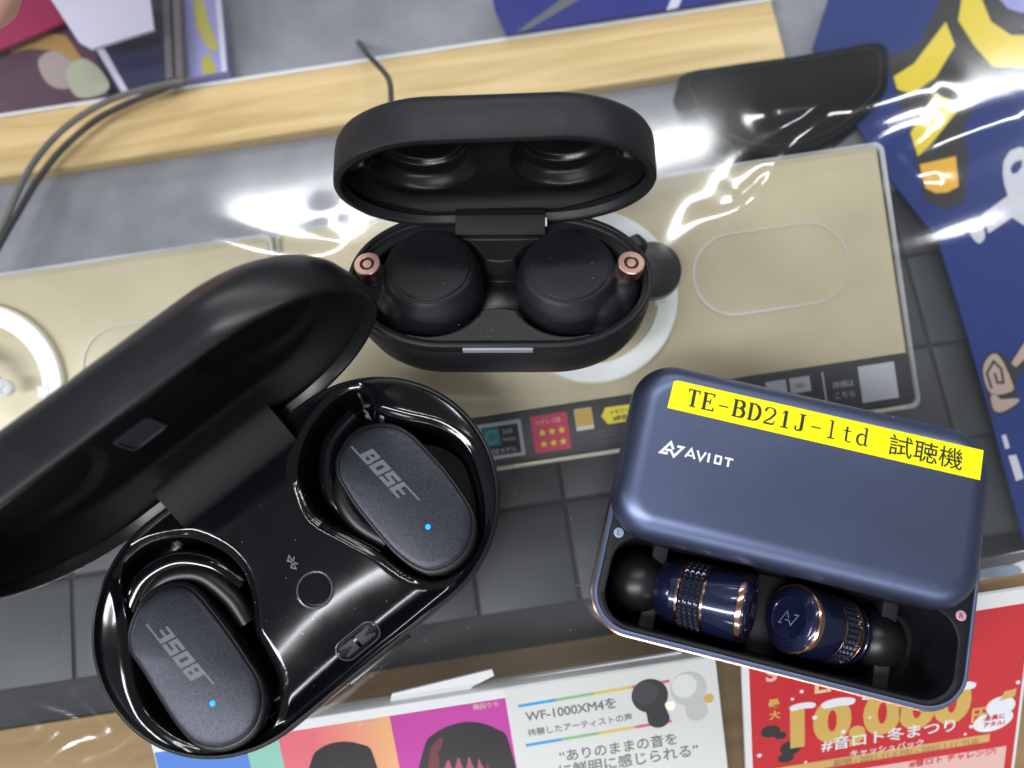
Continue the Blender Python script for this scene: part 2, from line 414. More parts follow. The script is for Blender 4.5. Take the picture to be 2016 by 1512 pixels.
# clear sheet with creases
def film_sheet():
    nx, ny = 480, 420
    xs = np.linspace(-190, 170, nx); ys = np.linspace(-75, 210, ny)
    Xg, Yg = np.meshgrid(xs, ys)
    Z = np.zeros_like(Xg)
    def ridge(pts, a, wd):
        nonlocal Z
        P = smoothline([at(x, y, 0)[:2] for x, y in pts], 6)
        d = np.full(Xg.shape, 1e9); tt = np.zeros(Xg.shape)
        for i in range(len(P)-1):
            ax, ay = P[i]; bx, by = P[i+1]; ex, ey = bx-ax, by-ay
            t = np.clip(((Xg-ax)*ex+(Yg-ay)*ey)/(ex*ex+ey*ey+1e-9), 0, 1); dd = np.hypot(Xg-ax-t*ex, Yg-ay-t*ey)
            m_ = dd < d; d = np.where(m_, dd, d); tt = np.where(m_, (i+t)/(len(P)-1), tt)
        wd *= 1.55; a *= 1.05
        Z += a*np.exp(-(d/wd)**2)*np.sin(np.clip(tt, .06, .94)*math.pi)**.5
    ridge([(1400, 470), (1480, 400), (1520, 340), (1500, 330), (1440, 380)], .55, 2.6)
    ridge([(1300, 540), (1370, 450), (1400, 430), (1480, 400)], .5, 2.8)
    ridge([(1510, 225), (1620, 205), (1600, 250), (1545, 295)], .6, 2.4)
    ridge([(1560, 290), (1640, 235), (1740, 200), (1850, 160)], .6, 3.0)
    ridge([(1560, 320), (1660, 320), (1740, 270), (1840, 230)], .5, 2.8)
    ridge([(1790, 325), (1880, 275), (2020, 220)], .55, 2.4)
    ridge([(1800, 375), (1860, 360)], .5, 2.4)
    ridge([(290, 480), (400, 470), (520, 500), (620, 510), (680, 480), (640, 420)], .36, 2.6)
    ridge([(140, 675), (200, 625)], .45, 2.2)
    ridge([(1690, 520), (1800, 500), (2016, 420)], .35, 2.6)
    ridge([(1830, 520), (2016, 450)], .3, 2.2)
    # gentle waves, growing towards the back right corner
    wv = np.clip((Xg-20)/120, 0, 1)*np.clip((Yg-70)/70, 0, 1)
    Z += wv*(.28*np.sin(Xg/19+Yg/28)+.12*np.sin(Xg/9.5-Yg/15))
    # worn dimples at the front left
    p0 = at(150, 1420, 0)[:2]
    env = np.exp(-(((Xg-p0[0])/16)**2+((Yg-p0[1])/10)**2))
    Z += env*.17*np.sin(Xg/1.25+2*np.sin(Yg/2.3))*np.sin(Yg/1.4+1.5*np.sin(Xg/3.1))
    V = np.column_stack([Xg.ravel(), Yg.ravel(), Z.ravel()-.35])
    idx = np.arange(nx*ny).reshape(ny, nx)
    Fc = np.column_stack([idx[:-1, :-1].ravel(), idx[:-1, 1:].ravel(), idx[1:, 1:].ravel(), idx[1:, :-1].ravel()])
    me = bpy.data.meshes.new('clear_film_sheet'); me.from_pydata((V*S).tolist(), [], Fc.tolist())
    for p in me.polygons: p.use_smooth = True
    me.materials.append(M['film'])
    o = bpy.data.objects.new('clear_film_sheet', me); C.objects.link(o)
    md = o.modifiers.new('thickness', 'SOLIDIFY'); md.thickness = .0003; md.offset = -1
    tag(o, 'large clear creased plastic film sheet that the three earbud cases stand on', 'plastic sheet')
film_sheet()

# ------------------------------------------------------------------ gold display stands
TZ = R_(14); TR = R_(8.8); t_org = at(1812, 801, -25)
TRM = Matrix.Rotation(TR, 4, 'Z') @ Matrix.Rotation(TZ, 4, 'X')
def stand(dx, label, first):
    m = Matrix.Translation(Vector(t_org)*S) @ TRM @ Matrix.Translation(Vector((dx*S, 0, 0)))
    r = empty('display_stand', mat=m); tag(r, label, 'display stand', 'gold display stands under the clear sheet')
    W_, D_ = 160.0, 70.0
    obj('base_block', *box(-W_-.0, -.4, .4, D_-.5, -8, -2.2, .4), M['gold_edge'], r)
    obj('gold_panel', *box(-W_+1.6, -1.5, 14.6, D_-.6, -2.1, -.6, .15), M['gold'], r)
    st = obj('info_strip', *box(-W_+.6, -.9, 1.2, 14.4, -2.1, -.5, .15), M['strip'], r)
    # clear front cover: a thin raised frame of acrylic
    fr = prof(lambda i: [(x-W_/2, y+D_/2) for x, y in rrect(W_-2*i, D_-2*i, 2.5-i*.5, 6)], [(0, -2.2), (0, .6), (.25, .8), (.8, .8), (1.0, .6), (1.0, -.35)])
    obj('cover_edge', *loft(fr, False, False), M['acrylic_edge'], r)
    obj('front_lip', *box(-W_+2, -3, .12, 1.0, -2.1, -.6, .1), M['gold_edge'], r)
    # rounded recess outline
    cp = [(x-33.4, y+41.6) for x, y in capsule(41.3, 21.8, 10.9, 64)]
    ci = [(x-33.4, y+41.6) for x, y in capsule(40.1, 20.6, 10.3, 64)]
    obj('recess_rim', *loft([[(x, y, -.6) for x, y in cp], [(x, y, -.15) for x, y in cp], [(x, y, -.1) for x, y in ci], [(x, y, -.6) for x, y in ci]], False, False), M['acrylic_edge'], r)
    # white ring
    def ringp(ro, ri, z0, z1): 
        a = np.linspace(0, 2*math.pi, 96, endpoint=False); f_ = lambda q, z: [(-81+q*math.cos(t), 41.1+q*math.sin(t), z) for t in a]
        return loft([f_(ro, z0), f_(ro, z1-.2), f_(ro-.2, z1), f_(ri+.2, z1), f_(ri, z1-.2), f_(ri, z0)], False, False)
    rg = obj('white_ring', *ringp(22.2, 17.2, -.6, 1.6), M['ring_white'], r)
    obj('ring_trim', *ringp(22.5, 22.22, -.6, 1.2), M['ring_edge'], rg)
    obj('ring_notch', *box(-65.2, -62.2, 36.5, 39.5, .2, 1.75, .1), M['white_card'], rg)
    # clear posts for the dummy earbud
    p = obj('clear_post', *tube([(-80, 53, 0), (-75.5, 46.5, 7), (-71.3, 40.4, 5.5)], [2.0, 1.7, 1.3], 10), M['acrylic_edge'], r)
    obj('post_cap', *move(lathe([(1.6, -1.5), (2.1, -1), (2.1, 1.2), (1.4, 1.6), (1.2, .6)], 24), Matrix.Translation((-71, 40, 5.4))), M['acrylic_edge'], p)
    # icons on the strip
    ic = lambda n, x0, x1, y0, y1, mt, z=-.47, b=0: obj(n, *box(x0, x1, y0, y1, -.52, z), M[mt], st, smooth=False)
    ic('icon_panel', -115.6, -104, 3.0, 12.5, 'icon_grey'); ic('icon_panel', -114.6, -105, 3.9, 11.5, 'print_black', -.44); ic('icon_panel', -114.2, -110, 6.6, 11.1, 'teal', -.41)
    obj('icon_ring', *strokes([([(-112.1+1.5*math.cos(t), 8.8+1.6*math.sin(t)) for t in np.linspace(.6, 5.9, 24)], .6)], -.42), flat('teal2', (.06, .33, .33)), st)
    obj('icon_lettering', *move(text_part('360', 1.9, 0), Matrix.Translation((-109.4, 9.2, -.43))), M['icon_grey'], st)
    obj('icon_lettering', *move(text_part('Reality', 1.3, 0), Matrix.Translation((-109.4, 7.4, -.43))), M['icon_grey'], st)
    obj('icon_lettering', *move(text_part('認定モデル', 1.5, 0, bold=.02), Matrix.Translation((-113.6, 4.4, -.43))), M['icon_grey'], st)
    ic('icon_panel', -101.5, -91.9, 2.9, 12.6, 'pink_icon')
    for k in range(6):
        x = -98.9+2.55*(k % 3); y = 8.0-3.0*(k//3)
        obj('star', *prism([(x+(1.0 if q % 2 == 0 else .5)*math.sin(q*math.pi/5), y+(1.0 if q % 2 == 0 else .5)*math.cos(q*math.pi/5)) for q in range(10)], -.5, -.4), M['icon_yellow'], st, smooth=False)
    obj('icon_lettering', *move(text_part('ハイレゾ級', 1.35, 0, bold=.02), Matrix.Translation((-100.4, 10.3, -.45))), M['pink'], st)
    ic('icon_panel', -89.9, -85.3, 7.1, 12.8, 'warm_white'); ic('icon_panel', -89.8, -85.4, 8.2, 12.7, 'gold_print', -.44)
    obj('icon_panel', *prism([(-83, 10), (-81.6, 12.1), (-75.2, 12.0), (-74.0, 10), (-75.2, 7.7), (-81.6, 7.7)], -.52, -.46), M['icon_yellow'], st, smooth=False)
    obj('icon_lettering', *move(text_part('メモリー', 1.3, 0, bold=.02), Matrix.Translation((-80.8, 10.2, -.45))), M['print_black'], st)
    obj('icon_lettering', *move(text_part('8時間', 1.5, 0, bold=.03), Matrix.Translation((-80, 8.3, -.45))), M['print_black'], st)
    for k, y in enumerate((5.8, 4.4, 3.0)):
        obj('small_print', *move(text_part('※ワイヤレス再生時の音質について', .85, 0), Matrix.Translation((-89.5, y, -.49))), flat('small%d' % k, (.12, .12, .13)), st)
    for x0 in (-39.2, -32.9): ic('icon_panel', x0, x0+5.4, 8.4, 12.4, 'icon_grey')
    obj('icon_lettering', *move(text_part('16h', 1.8, 0), Matrix.Translation((-31.8, 9.6, -.45))), M['print_black'], st)
    obj('divider_line', *box(-24.2, -23.8, 3.2, 12.8, -.52, -.47), M['icon_grey'], st, smooth=False)
    obj('strip_lettering', *move(text_part('詳細は', 1.9, 0), Matrix.Translation((-21.8, 8.2, -.48))), M['icon_grey'], st)
    obj('strip_lettering', *move(text_part('こちら', 1.9, 0), Matrix.Translation((-21.8, 5.4, -.48))), M['icon_grey'], st)
    ic('blank_code_panel', -14.6, -5.0, 3.2, 12.8, 'icon_grey')
    return m
mA = stand(0, 'right gold display stand with rounded recess and blank square, rear case above its ring', True)
stand(-160.9, 'left gold display stand with white ring at the left edge behind the open black case', False)
# dummy earbud on the right stand
m = mA @ Matrix.Translation(Vector((-66.2, 44.6, 9.5))*S)
r = empty('display_earbud', mat=m); tag(r, 'black dummy earbud on the gold stand peeking out right of the open case', 'earbud')
def shifted(rings): return [[(c[0]+rr*math.cos(t), c[1]+rr*math.sin(t), z) for t in np.linspace(0, 2*math.pi, 48, endpoint=False)] for c, rr, z in rings]
obj('body', *loft(shifted([((0, 0), 2, -8.5), ((0, 0), 5.5, -7.5), ((0, 0), 7.0, -4), ((0, 0), 7.4, 0), ((0, 0), 6.8, 2.6), ((0, 0), 5, 3.7), ((0, 0), 1, 4.0)])), M['rubber'], r)
obj('nozzle', *tube([(-2.5, 3, 0), (-3.6, 6.6, 1.5), (-4.2, 8.4, 1)], [3.6, 3.2, 2.4], 20), M['rubber'], r)

# ------------------------------------------------------------------ slabs behind the sheet
def slab(name, px, z, th, mt, parent=None, sm=0, bev=0.):
    pl = [tuple(at(x, y, z)[:2]) for x, y in px]
    if sm: pl = smoothpoly(pl, sm)
    return obj(name, *prism(pl, z-th, z, bev), mt if not isinstance(mt, str) else M[mt], parent, smooth=sm > 0)

# blue poster on the right
P7 = lambda l: [(x/3.025+1700, y/3.025) for x, y in l]
po = slab('poster', [(1640, -30), (1600, 95), (1735, 330), (1845, 470), (1893, 620), (1945, 800), (2020, 1080), (2120, 1080), (2120, -30)], -38, .6, 'poster_blue')
tag(po, 'blue printed poster with thick yellow letter strokes at the right edge', 'poster')
slab('dark_outline', P7([(480, -40), (330, 260), (130, 340), (170, 470), (280, 790), (360, 1180), (480, 1250), (600, 1210), (625, 930), (590, 760), (780, 420), (1000, 420), (1000, -40)]), -37.9, .09, 'poster_dark', po)
slab('letter_stroke', P7([(490, 130), (545, 270), (430, 460), (290, 560), (200, 530), (180, 455), (300, 380)]), -37.8, .09, 'poster_yellow', po)
slab('letter_stroke', P7([(590, -40), (565, 120), (660, 270), (770, 400), (1000, 400), (1000, 210), (880, 210), (760, 130), (690, -40)]), -37.8, .09, 'poster_yellow', po)
slab('letter_stroke', P7([(430, 560), (280, 790), (325, 930), (400, 860), (590, 620)]), -37.8, .09, 'poster_yellow', po)
slab('letter_stroke', P7([(550, 930), (335, 980), (370, 1120), (430, 1150), (500, 1145), (567, 1110)]), -37.8, .09, 'poster_orange', po)
slab('purple_patch', P7([(780, -40), (860, 50), (940, 75), (1000, 70), (1000, -40)]), -37.75, .09, 'lavender', po)
w_ = slab('wrench_print', P7([(1000, 890), (930, 875), (870, 900), (835, 960), (830, 1030), (840, 1100), (860, 1165), (710, 1275), (745, 1390), (885, 1295), (1000, 1370)]), -37.85, .09, 'print_grey', po)
slab('wrench_eye', P7([(945, 950), (900, 965), (875, 1000), (885, 1035), (915, 1030), (945, 990)]), -37.78, .05, 'poster_blue', po)
slab('wrench_tip', P7([(690, 1305), (650, 1340), (640, 1400), (690, 1450), (725, 1400)]), -37.85, .09, 'print_grey', po, 3)
P6 = lambda l: [(x/2.607+1780, y/2.607+600) for x, y in l]
slab('curl_outline', P6([(395, 330), (430, 250), (480, 235), (545, 290), (640, 150), (660, 260), (575, 390), (575, 450), (595, 500), (510, 560), (450, 555), (425, 450)]), -37.86, .09, 'poster_dark', po)
slab('curl_print', P6([(405, 335), (440, 262), (490, 265), (555, 400), (550, 445), (445, 455)]), -37.8, .09, 'print_beige', po, 3)
obj('curl_line', *strokes([([tuple(at(*P6([q])[0], -37.7)[:2]) for q in [(450, 430), (425, 350), (460, 290), (500, 330), (510, 400), (480, 400), (465, 350)]], .7)], -37.78), M['poster_dark'], po)
slab('curl_print', P6([(550, 300), (640, 160), (660, 240), (575, 320)]), -37.8, .09, 'print_beige', po)
slab('curl_print', P6([(445, 470), (475, 465), (500, 485), (580, 480), (585, 500), (510, 548), (462, 540)]), -37.8, .09, 'print_beige', po, 3)
slab('white_block', P6([(500, 672), (522, 665), (543, 735), (520, 740)]), -37.85, .09, 'print_grey', po)
slab('white_block', P6([(535, 775), (575, 770), (615, 890), (575, 905)]), -37.85, .09, 'print_grey', po)
# dark reflection in the film, added as a solid black shape
bp_ = slab('dark_reflection_shape', [(1338, 150), (1362, 215), (1420, 276), (1500, 303), (1575, 298), (1660, 262), (1738, 190), (1750, 135), (1737, 84), (1640, 97), (1545, 112), (1430, 128)], -35, 10, 'dark_reflection', None, 4, .7)
tag(bp_, 'black rounded shape added under the film for a dark reflection, right of the wooden rail end', 'dark_reflection')
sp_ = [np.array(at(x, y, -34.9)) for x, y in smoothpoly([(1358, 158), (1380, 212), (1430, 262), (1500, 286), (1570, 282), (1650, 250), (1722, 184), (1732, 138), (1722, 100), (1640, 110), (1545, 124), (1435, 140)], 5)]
obj('shape_outline', *tube(sp_+[sp_[0]], .35, 8), M['rubber'], bp_)  # made-up line running around the reflection shape
# things behind the rail, top left to top middle
o = slab('white_card', [(75, -40), (290, -40), (303, 58), (180, 96), (155, 82)], -30, 1.0, 'white_lav'); tag(o, 'white card standing behind the rail near the top left corner', 'card')
o = slab('floral_print', [(-40, 105), (60, 60), (125, 30), (190, 110), (215, 190), (-40, 260)], -41, 1.0, 'mauve'); tag(o, 'mauve printed card with pale blossoms behind the rail at far left', 'card')
slab('blossom', [(75, 120), (100, 100), (125, 105), (150, 130), (150, 165), (120, 175), (90, 160)], -40.9, .08, 'floral', o, 4)
slab('blossom', [(130, 140), (160, 115), (190, 130), (215, 165), (200, 185), (150, 190)], -40.8, .08, 'floral_green', o, 4)
slab('tan_band', [(20, 80), (75, 62), (130, 70), (165, 120), (150, 125), (110, 100), (60, 95), (20, 105)], -40.85, .08, 'tan', o)
o = slab('magenta_card', [(20, -40), (92, -40), (128, 42), (-40, 115), (-40, 40)], -37, 1.0, 'magenta_card'); tag(o, 'dark magenta card in the top left corner by the fingertip', 'card')
o = slab('navy_package', [(290, -40), (318, -40), (345, 172), (235, 188), (185, 97), (303, 60)], -40, 4, 'navy'); tag(o, 'dark navy package behind the rail below the white card', 'package')
slab('white_sliver', [(190, 98), (205, 95), (252, 178), (240, 182)], -39.9, .08, 'white_lav', o)
for k, x in enumerate((318, 338)):
    o = slab('hanger_post', [(x, -40), (x+14, -40), (x+22, 152-k*3), (x+8, 156-k*3)], -36+k*1.5, 3, 'post_grey'); tag(o, ('left' if k == 0 else 'right')+' of the two grey posts between the navy and lavender packages', 'post', 'grey posts behind the rail')
o = slab('lavender_package', [(362, -40), (430, -40), (447, 140), (358, 156)], -39, 4, 'lavender'); tag(o, 'lavender blue package with yellow letter shapes behind the rail', 'package')
slab('package_edge', [(420, -40), (432, -40), (447, 140), (437, 142)], -38.9, .08, 'white_lav', o)
slab('package_letter', [(380, 0), (400, 0), (410, 40), (428, 90), (426, 105), (405, 90), (385, 50)], -38.9, .08, 'olive_yellow', o)
slab('package_letter', [(395, 120), (412, 102), (428, 142), (400, 148)], -38.9, .08, 'olive_yellow', o)
o = slab('blue_sheet', [(962, -40), (975, 20), (997, 68), (1335, 15), (1540, -20), (1540, -40)], -39, 1, 'royal'); tag(o, 'deep blue printed sheet behind the middle of the rail', 'sheet')
slab('grey_stroke', [(1015, 64), (1040, 58), (1160, -12), (1130, -20)], -38.9, .08, 'post_grey', o)
slab('white_stroke', [(1312, 20), (1335, 15), (1345, -10), (1325, -10)], -38.9, .08, 'white_lav', o)

# cables
def cable(name, pts, rad, mt, label):
    P = smoothline([at(x, y, z) for x, y, z in pts], 10); o = obj(name, *tube(P, rad, 12), M[mt]); tag(o, label, 'cable'); return o
cable('cable', [(-60, 560, -24), (0, 455, -24), (60, 330, -25), (130, 250, -27), (215, 198, -28), (300, 172, -30), (360, 160, -33)], .95, 'cable', 'thin grey cable crossing the left end of the wooden rail')
cable('cable', [(-60, 590, -33), (0, 480, -35), (35, 420, -37), (72, 358, -38), (120, 296, -37), (190, 236, -37), (260, 200, -37), (330, 172, -37), (372, 150, -43), (385, 120, -44.9)], 1.0, 'cable_dark', 'dark cable strand under the grey cable at the left edge')
cable('cable', [(706, 84, -45.5), (711, 90, -41), (716, 97, -34), (724, 108, -29), (745, 130, -26), (766, 158, -26), (770, 200, -27), (768, 260, -32)], .85, 'cable_dark', 'short dark cable looping over the rail behind the middle case')

# promotional box
ZB = -22.0; ZR = -25.0
def plane(px, py, z, tilt, zl):
    return Matrix.Translation(Vector(at(px, py, z))) @ Matrix.Rotation(A9, 4, 'Z') @ Matrix.Rotation(R_(tilt), 4, 'X') @ Matrix.Translation((0, 0, -zl))
def mscale(m): m = m.copy(); m.translation = m.translation*S; return m
PLB = plane(1200, 1400, -22, 24, ZB); PLR = plane(1740, 1400, -25, 36, ZR); PL = [PLB]
def pxuv(px, py, z):
    inv = PL[0].inverted(); o_ = inv @ Vector((0, 0, H)); d_ = inv.to_3x3() @ Vector(MW @ np.array([px-CX, -(py-CY), -F])); t_ = (z-o_.z)/d_.z
    return (o_.x+d_.x*t_, o_.y+d_.y*t_)
bt = pxuv(1200, 1322, ZB)[1]; bl = pxuv(300, 1480, ZB)[0]; br = pxuv(1411, 1306, ZB)[0]
pb = empty('promo_box', mat=mscale(PLB)); tag(pb, 'white promotional box with pink, magenta and white printed panels at the front', 'box')
obj('carton', *box(bl, br, bt-38, bt, ZB-5, ZB, .5), M['white_card'], pb)
obj('easel_back', *box((bl+br)/2-15, (bl+br)/2+15, bt-27, bt-24, ZB-14, ZB-5.1, .3), M['white_card'], pb)
bx_ = [bl+.4, pxuv(480, 1450, ZB)[0], pxuv(545, 1441, ZB)[0], pxuv(765, 1400, ZB)[0], pxuv(992, 1358, ZB)[0], br-.3]
fv = bt-2.6
obj('printed_panel', *box(bx_[0], bx_[1]-.02, bt-37, fv, ZB-.05, ZB+.08), M['p_blue'], pb, smooth=False)
obj('printed_panel', *box(bx_[1], bx_[2]-.02, bt-37, fv, ZB-.05, ZB+.08), M['p_mint'], pb, smooth=False)
gm = mat('salmon_gradient', (.8, .2, .17), .4); nt = gm.node_tree; b = nt.nodes['Principled BSDF']
tcn = nt.nodes.new('ShaderNodeTexCoord'); cr = nt.nodes.new('ShaderNodeValToRGB'); sx_ = nt.nodes.new('ShaderNodeSeparateXYZ')
cr.color_ramp.elements[0].color = (.80, .13, .17, 1); cr.color_ramp.elements[1].color = (.85, .42, .16, 1); cr.color_ramp.elements[0].position = .3
nt.links.new(tcn.outputs['Generated'], sx_.inputs[0]); nt.links.new(sx_.outputs['X'], cr.inputs[0]); nt.links.new(cr.outputs[0], b.inputs['Base Color'])
pn = obj('printed_panel', *box(bx_[2], bx_[3]-.02, bt-37, fv, ZB-.05, ZB+.08), gm, pb, smooth=False)
def portrait(n, px, mt, z): return obj(n, *prism(smoothpoly([pxuv(x, y, ZB) for x, y in px], 4), z-.04, z), M[mt], pb, smooth=False)
portrait('portrait_hair', [(600, 1600), (612, 1500), (632, 1472), (668, 1460), (708, 1464), (735, 1486), (748, 1600)], 'hair', ZB+.12)
obj('printed_panel', *box(bx_[3], bx_[4]-.02, bt-37, fv, ZB-.05, ZB+.08), M['p_magenta'], pb, smooth=False)
portrait('portrait_hair', [(826, 1600), (834, 1475), (858, 1442), (895, 1425), (935, 1421), (976, 1434), (1002, 1462), (1014, 1600)], 'hair', ZB+.12)
portrait('hair_highlight', [(838, 1600), (846, 1485), (860, 1458), (872, 1452), (866, 1485), (858, 1600)], 'hair_red', ZB+.15)
portrait('portrait_face', [(866, 1600), (868, 1512), (884, 1496), (915, 1490), (948, 1494), (962, 1512), (964, 1600)], 'face', ZB+.18)
for k, x in enumerate((872, 892, 913, 934, 952)):
    portrait('hair_fringe', [(x-9, 1478), (x+9, 1476), (x+7, 1500), (x-1+2*k, 1516), (x-6, 1500)], 'hair', ZB+.22)
wp = obj('printed_panel', *box(bx_[4], bx_[5], bt-37, bt-.4, ZB-.05, ZB+.1), M['warm_white'], pb, smooth=False)
# flaps behind
def uvpoly(l, z): return [pxuv(x, y, z) for x, y in l]
obj('flap', *prism(uvpoly([(768, 1378), (772, 1366), (968, 1318), (973, 1330), (930, 1352), (925, 1362), (940, 1372), (780, 1392)], -24), -24.6, -24), M['white_card'], pb, smooth=False)
obj('flap', *prism(uvpoly([(935, 1352), (1340, 1284), (1352, 1296), (1400, 1290), (1404, 1310), (940, 1385)], -24.8), -25.6, -25.0), M['white_card'], pb, smooth=False)
def put(name, part, px, py, z, mt, parent, ang=0):
    u, v = pxuv(px, py, z)
    return obj(name, *move(part, Matrix.Translation((u, v, z)) @ Matrix.Rotation(R_(ang), 4, 'Z')), M[mt], parent, smooth=False)
def fitw(body, length, **k):
    p = text_part(body, 1.0, **k); xs = [v[0] for v in p[0]]; s = length/(max(xs)-min(xs)); x0 = min(xs)
    return [((v[0]-x0)*s, v[1]*s, v[2]) for v in p[0]], p[1]
def plen(a, b_, z): return float(np.linalg.norm(np.array(pxuv(*a, z))-np.array(pxuv(*b_, z))))
put('lettering', fitw('WF-1000XM4を', plen((1035, 1416), (1213, 1388), ZB), bold=.018), 1036, 1420, ZB+.14, 'print_text', pb)
put('lettering', fitw('体験したアーティストの声', plen((1040, 1450), (1245, 1416), ZB), bold=.012), 1040, 1449, ZB+.14, 'print_text', pb)
put('lettering', fitw('“ありのままの音を', plen((1103, 1492), (1333, 1452), ZB), bold=.012), 1103, 1499, ZB+.14, 'print_text', pb)
put('lettering', fitw('に鮮明に感じられる”', plen((1103, 1530), (1375, 1480), ZB), bold=.012), 1103, 1528, ZB+.14, 'print_text', pb)
put('lettering', fitw('Aimer', plen((705, 1428), (748, 1421), ZB)), 705, 1432, ZB+.14, 'pink', pb)
put('lettering', fitw('幾田りら', plen((932, 1396), (982, 1388), ZB), bold=.01), 932, 1397, ZB+.14, 'pink', pb)
for (xa, ya), (xb, yb) in (((1020, 1390), (1318, 1340)), ((1035, 1467), (1322, 1419))):
    for k, mt in enumerate(('line_blue', 'line_green', 'line_yellow', 'line_red')):
        f0, f1 = k/4, (k+1)/4; a_ = pxuv(xa+(xb-xa)*f0, ya+(yb-ya)*f0, ZB); b_ = pxuv(xa+(xb-xa)*f1, ya+(yb-ya)*f1, ZB)
        obj('colour_line', *strokes([([a_, b_], .75)], ZB+.11), M[mt], pb, smooth=False)
def printbud(px, py, mt, tip, s=1.0):
    u, v = pxuv(px, py, ZB)
    ell = lambda cx, cy, rx, ry, n=32: [(u+s*(cx+rx*math.cos(t)), v+s*(cy+ry*math.sin(t))) for t in np.linspace(0, 2*math.pi, n, endpoint=False)]
    obj('printed_earbud', *prism(ell(1.4, -6.4, 2.7, 2.4), ZB+.1, ZB+.16), M[mt], pb, smooth=False)
    obj('printed_earbud', *prism([(u+s*q[0], v+s*q[1]) for q in ((-1.5, -3), (3.4, -3), (4.0, -6.0), (-1.2, -7))], ZB+.1, ZB+.18), M[mt], pb, smooth=False)
    obj('printed_earbud', *prism(ell(4.6, -3.4, 1.2, 1.2), ZB+.1, ZB+.19), M[tip], pb, smooth=False)
    obj('printed_earbud', *prism(ell(0, 0, 4.4, 4.4), ZB+.1, ZB+.21), M[mt], pb, smooth=False)
    obj('printed_disc', *prism(ell(-.9, .9, 3.0, 3.1), ZB+.1, ZB+.24), flat(mt+'_disc', tuple(min(.8, c_*1.35+.012) for c_ in M[mt].node_tree.nodes['Principled BSDF'].inputs['Base Color'].default_value[:3])), pb, smooth=False)
printbud(1279, 1369, 'bud_black', 'copper'); printbud(1355, 1355, 'bud_white', 'gold_print')

# red campaign card
PL[0] = PLR
rl = pxuv(1478, 1400, ZR)[0]; rr_ = pxuv(2000, 1440, ZR)[0]; rt = min(pxuv(1990, 1172, ZR)[1], 36.0)
rc = empty('campaign_card', mat=mscale(PLR)); tag(rc, 'red campaign card with large gold 10,000 lettering at the lower right', 'card')
obj('white_border', *box(rl-1.7, rr_+.8, -29, rt+1.2, ZR-1.0, ZR-.1), M['white_card'], rc)
obj('easel_back', *box((rl+rr_)/2-12, (rl+rr_)/2+12, rt-16, rt-13, ZR-24, ZR-1.1, .3), M['white_card'], rc)
obj('red_panel', *box(rl, rr_, -28.8, rt-3.0, ZR-.1, ZR), M['red'], rc, smooth=False)
def rput(n, part, px, py, mt, dz=.05, ang=0): return put(n, part, px, py, ZR+dz, mt, rc, ang)
def rput_s(n, body, a, b_, mt, dz=.05, **k): return rput(n, fitw(body, plen(a, b_, ZR), **k), a[0], a[1], mt, dz, 0)
num = fitw('10,000', plen((1552, 1470), (1905, 1412), ZR), bold=.055)
hs = (plen((1590, 1386), (1597, 1464), ZR))/max(v[1] for v in num[0]); num = ([(x, y*hs, z) for x, y, z in num[0]], num[1])
rput('gold_number', num, 1556, 1468, 'gold_print', .06)
rput_s('gold_lettering', '円', (1912, 1420), (1947, 1414), 'gold_print', bold=.03)
rput_s('gold_lettering', '最', (1512, 1394), (1536, 1390), 'gold_print', bold=.03); rput_s('gold_lettering', '大', (1514, 1416), (1537, 1412), 'gold_print', bold=.03)
rput_s('white_lettering', '#音ロト冬まつり', (1617, 1478), (1880, 1431), 'white_print', .12, bold=.014)
rput_s('white_lettering', 'キャッシュバック', (1674, 1489), (1818, 1464), 'white_print', .1, bold=.01)
rput_s('white_lettering', 'S', (1508, 1342), (1530, 1338), 'pink', .06, bold=.03)
rput_s('cream_lettering', 'LI', (1604, 1365), (1636, 1360), 'cream', .06, bold=.03)
for x, y in ((1578, 1361), (1560, 1376), (1604, 1412), (1712, 1412), (1660, 1440), (1912, 1430), (1900, 1445), (1495, 1487), (1586, 1500), (2004, 1343), (1700, 1375)):
    u, v = pxuv(x, y, ZR); rr = random.uniform(.35, .8)
    obj('snow_dot', *prism([(u+rr*math.cos(t), v+rr*math.sin(t)) for t in np.linspace(0, 6.283, 14, endpoint=False)], ZR, ZR+.11), M['white_print'], rc, smooth=False)
for x, y, wd in ((1580, 1390, 3.2), (1650, 1383, 4.2), (1730, 1366, 4.0), (1795, 1352, 4), (1888, 1352, 4.2)):
    u, v = pxuv(x, y, ZR)
    obj('snow_cap', *prism([(u+wd*1.0*math.cos(t), v+wd*.34*math.sin(t)+(.0 if math.sin(t) > 0 else .35*math.sin(3*t))) for t in np.linspace(0, 6.283, 24, endpoint=False)], ZR, ZR+.1), M['white_print'], rc, smooth=False)
a_ = pxuv(1500, 1524, ZR); b_ = pxuv(1948, 1452, ZR)
obj('ribbon', *strokes([([a_, b_], 2.6)], ZR+.03), M['ribbon'], rc, smooth=False)
rput_s('ribbon_lettering', '期間 : 2021.11.5 FRI - 2022.1.11 TUE', (1640, 1509), (1926, 1463), 'tan', .1, bold=.02)
obj('pink_panel', *box(rl+10, rr_-2, -28.8, pxuv(1800, 1497, ZR)[1], ZR, ZR+.03), M['pink'], rc, smooth=False)
rput_s('red_lettering', '#音ロト チャレンジ!', (1790, 1510), (1960, 1483), 'red', .08, bold=.02)
def disc(n, px, py, rx, ry, mt, dz, ang=0):
    u, v = pxuv(px, py, ZR); ca, sa = math.cos(R_(ang)), math.sin(R_(ang))
    obj(n, *prism([(u+rx*math.cos(t)*ca-ry*math.sin(t)*sa, v+rx*math.cos(t)*sa+ry*math.sin(t)*ca) for t in np.linspace(0, 6.283, 28, endpoint=False)], ZR, ZR+dz), M[mt], rc, smooth=False)
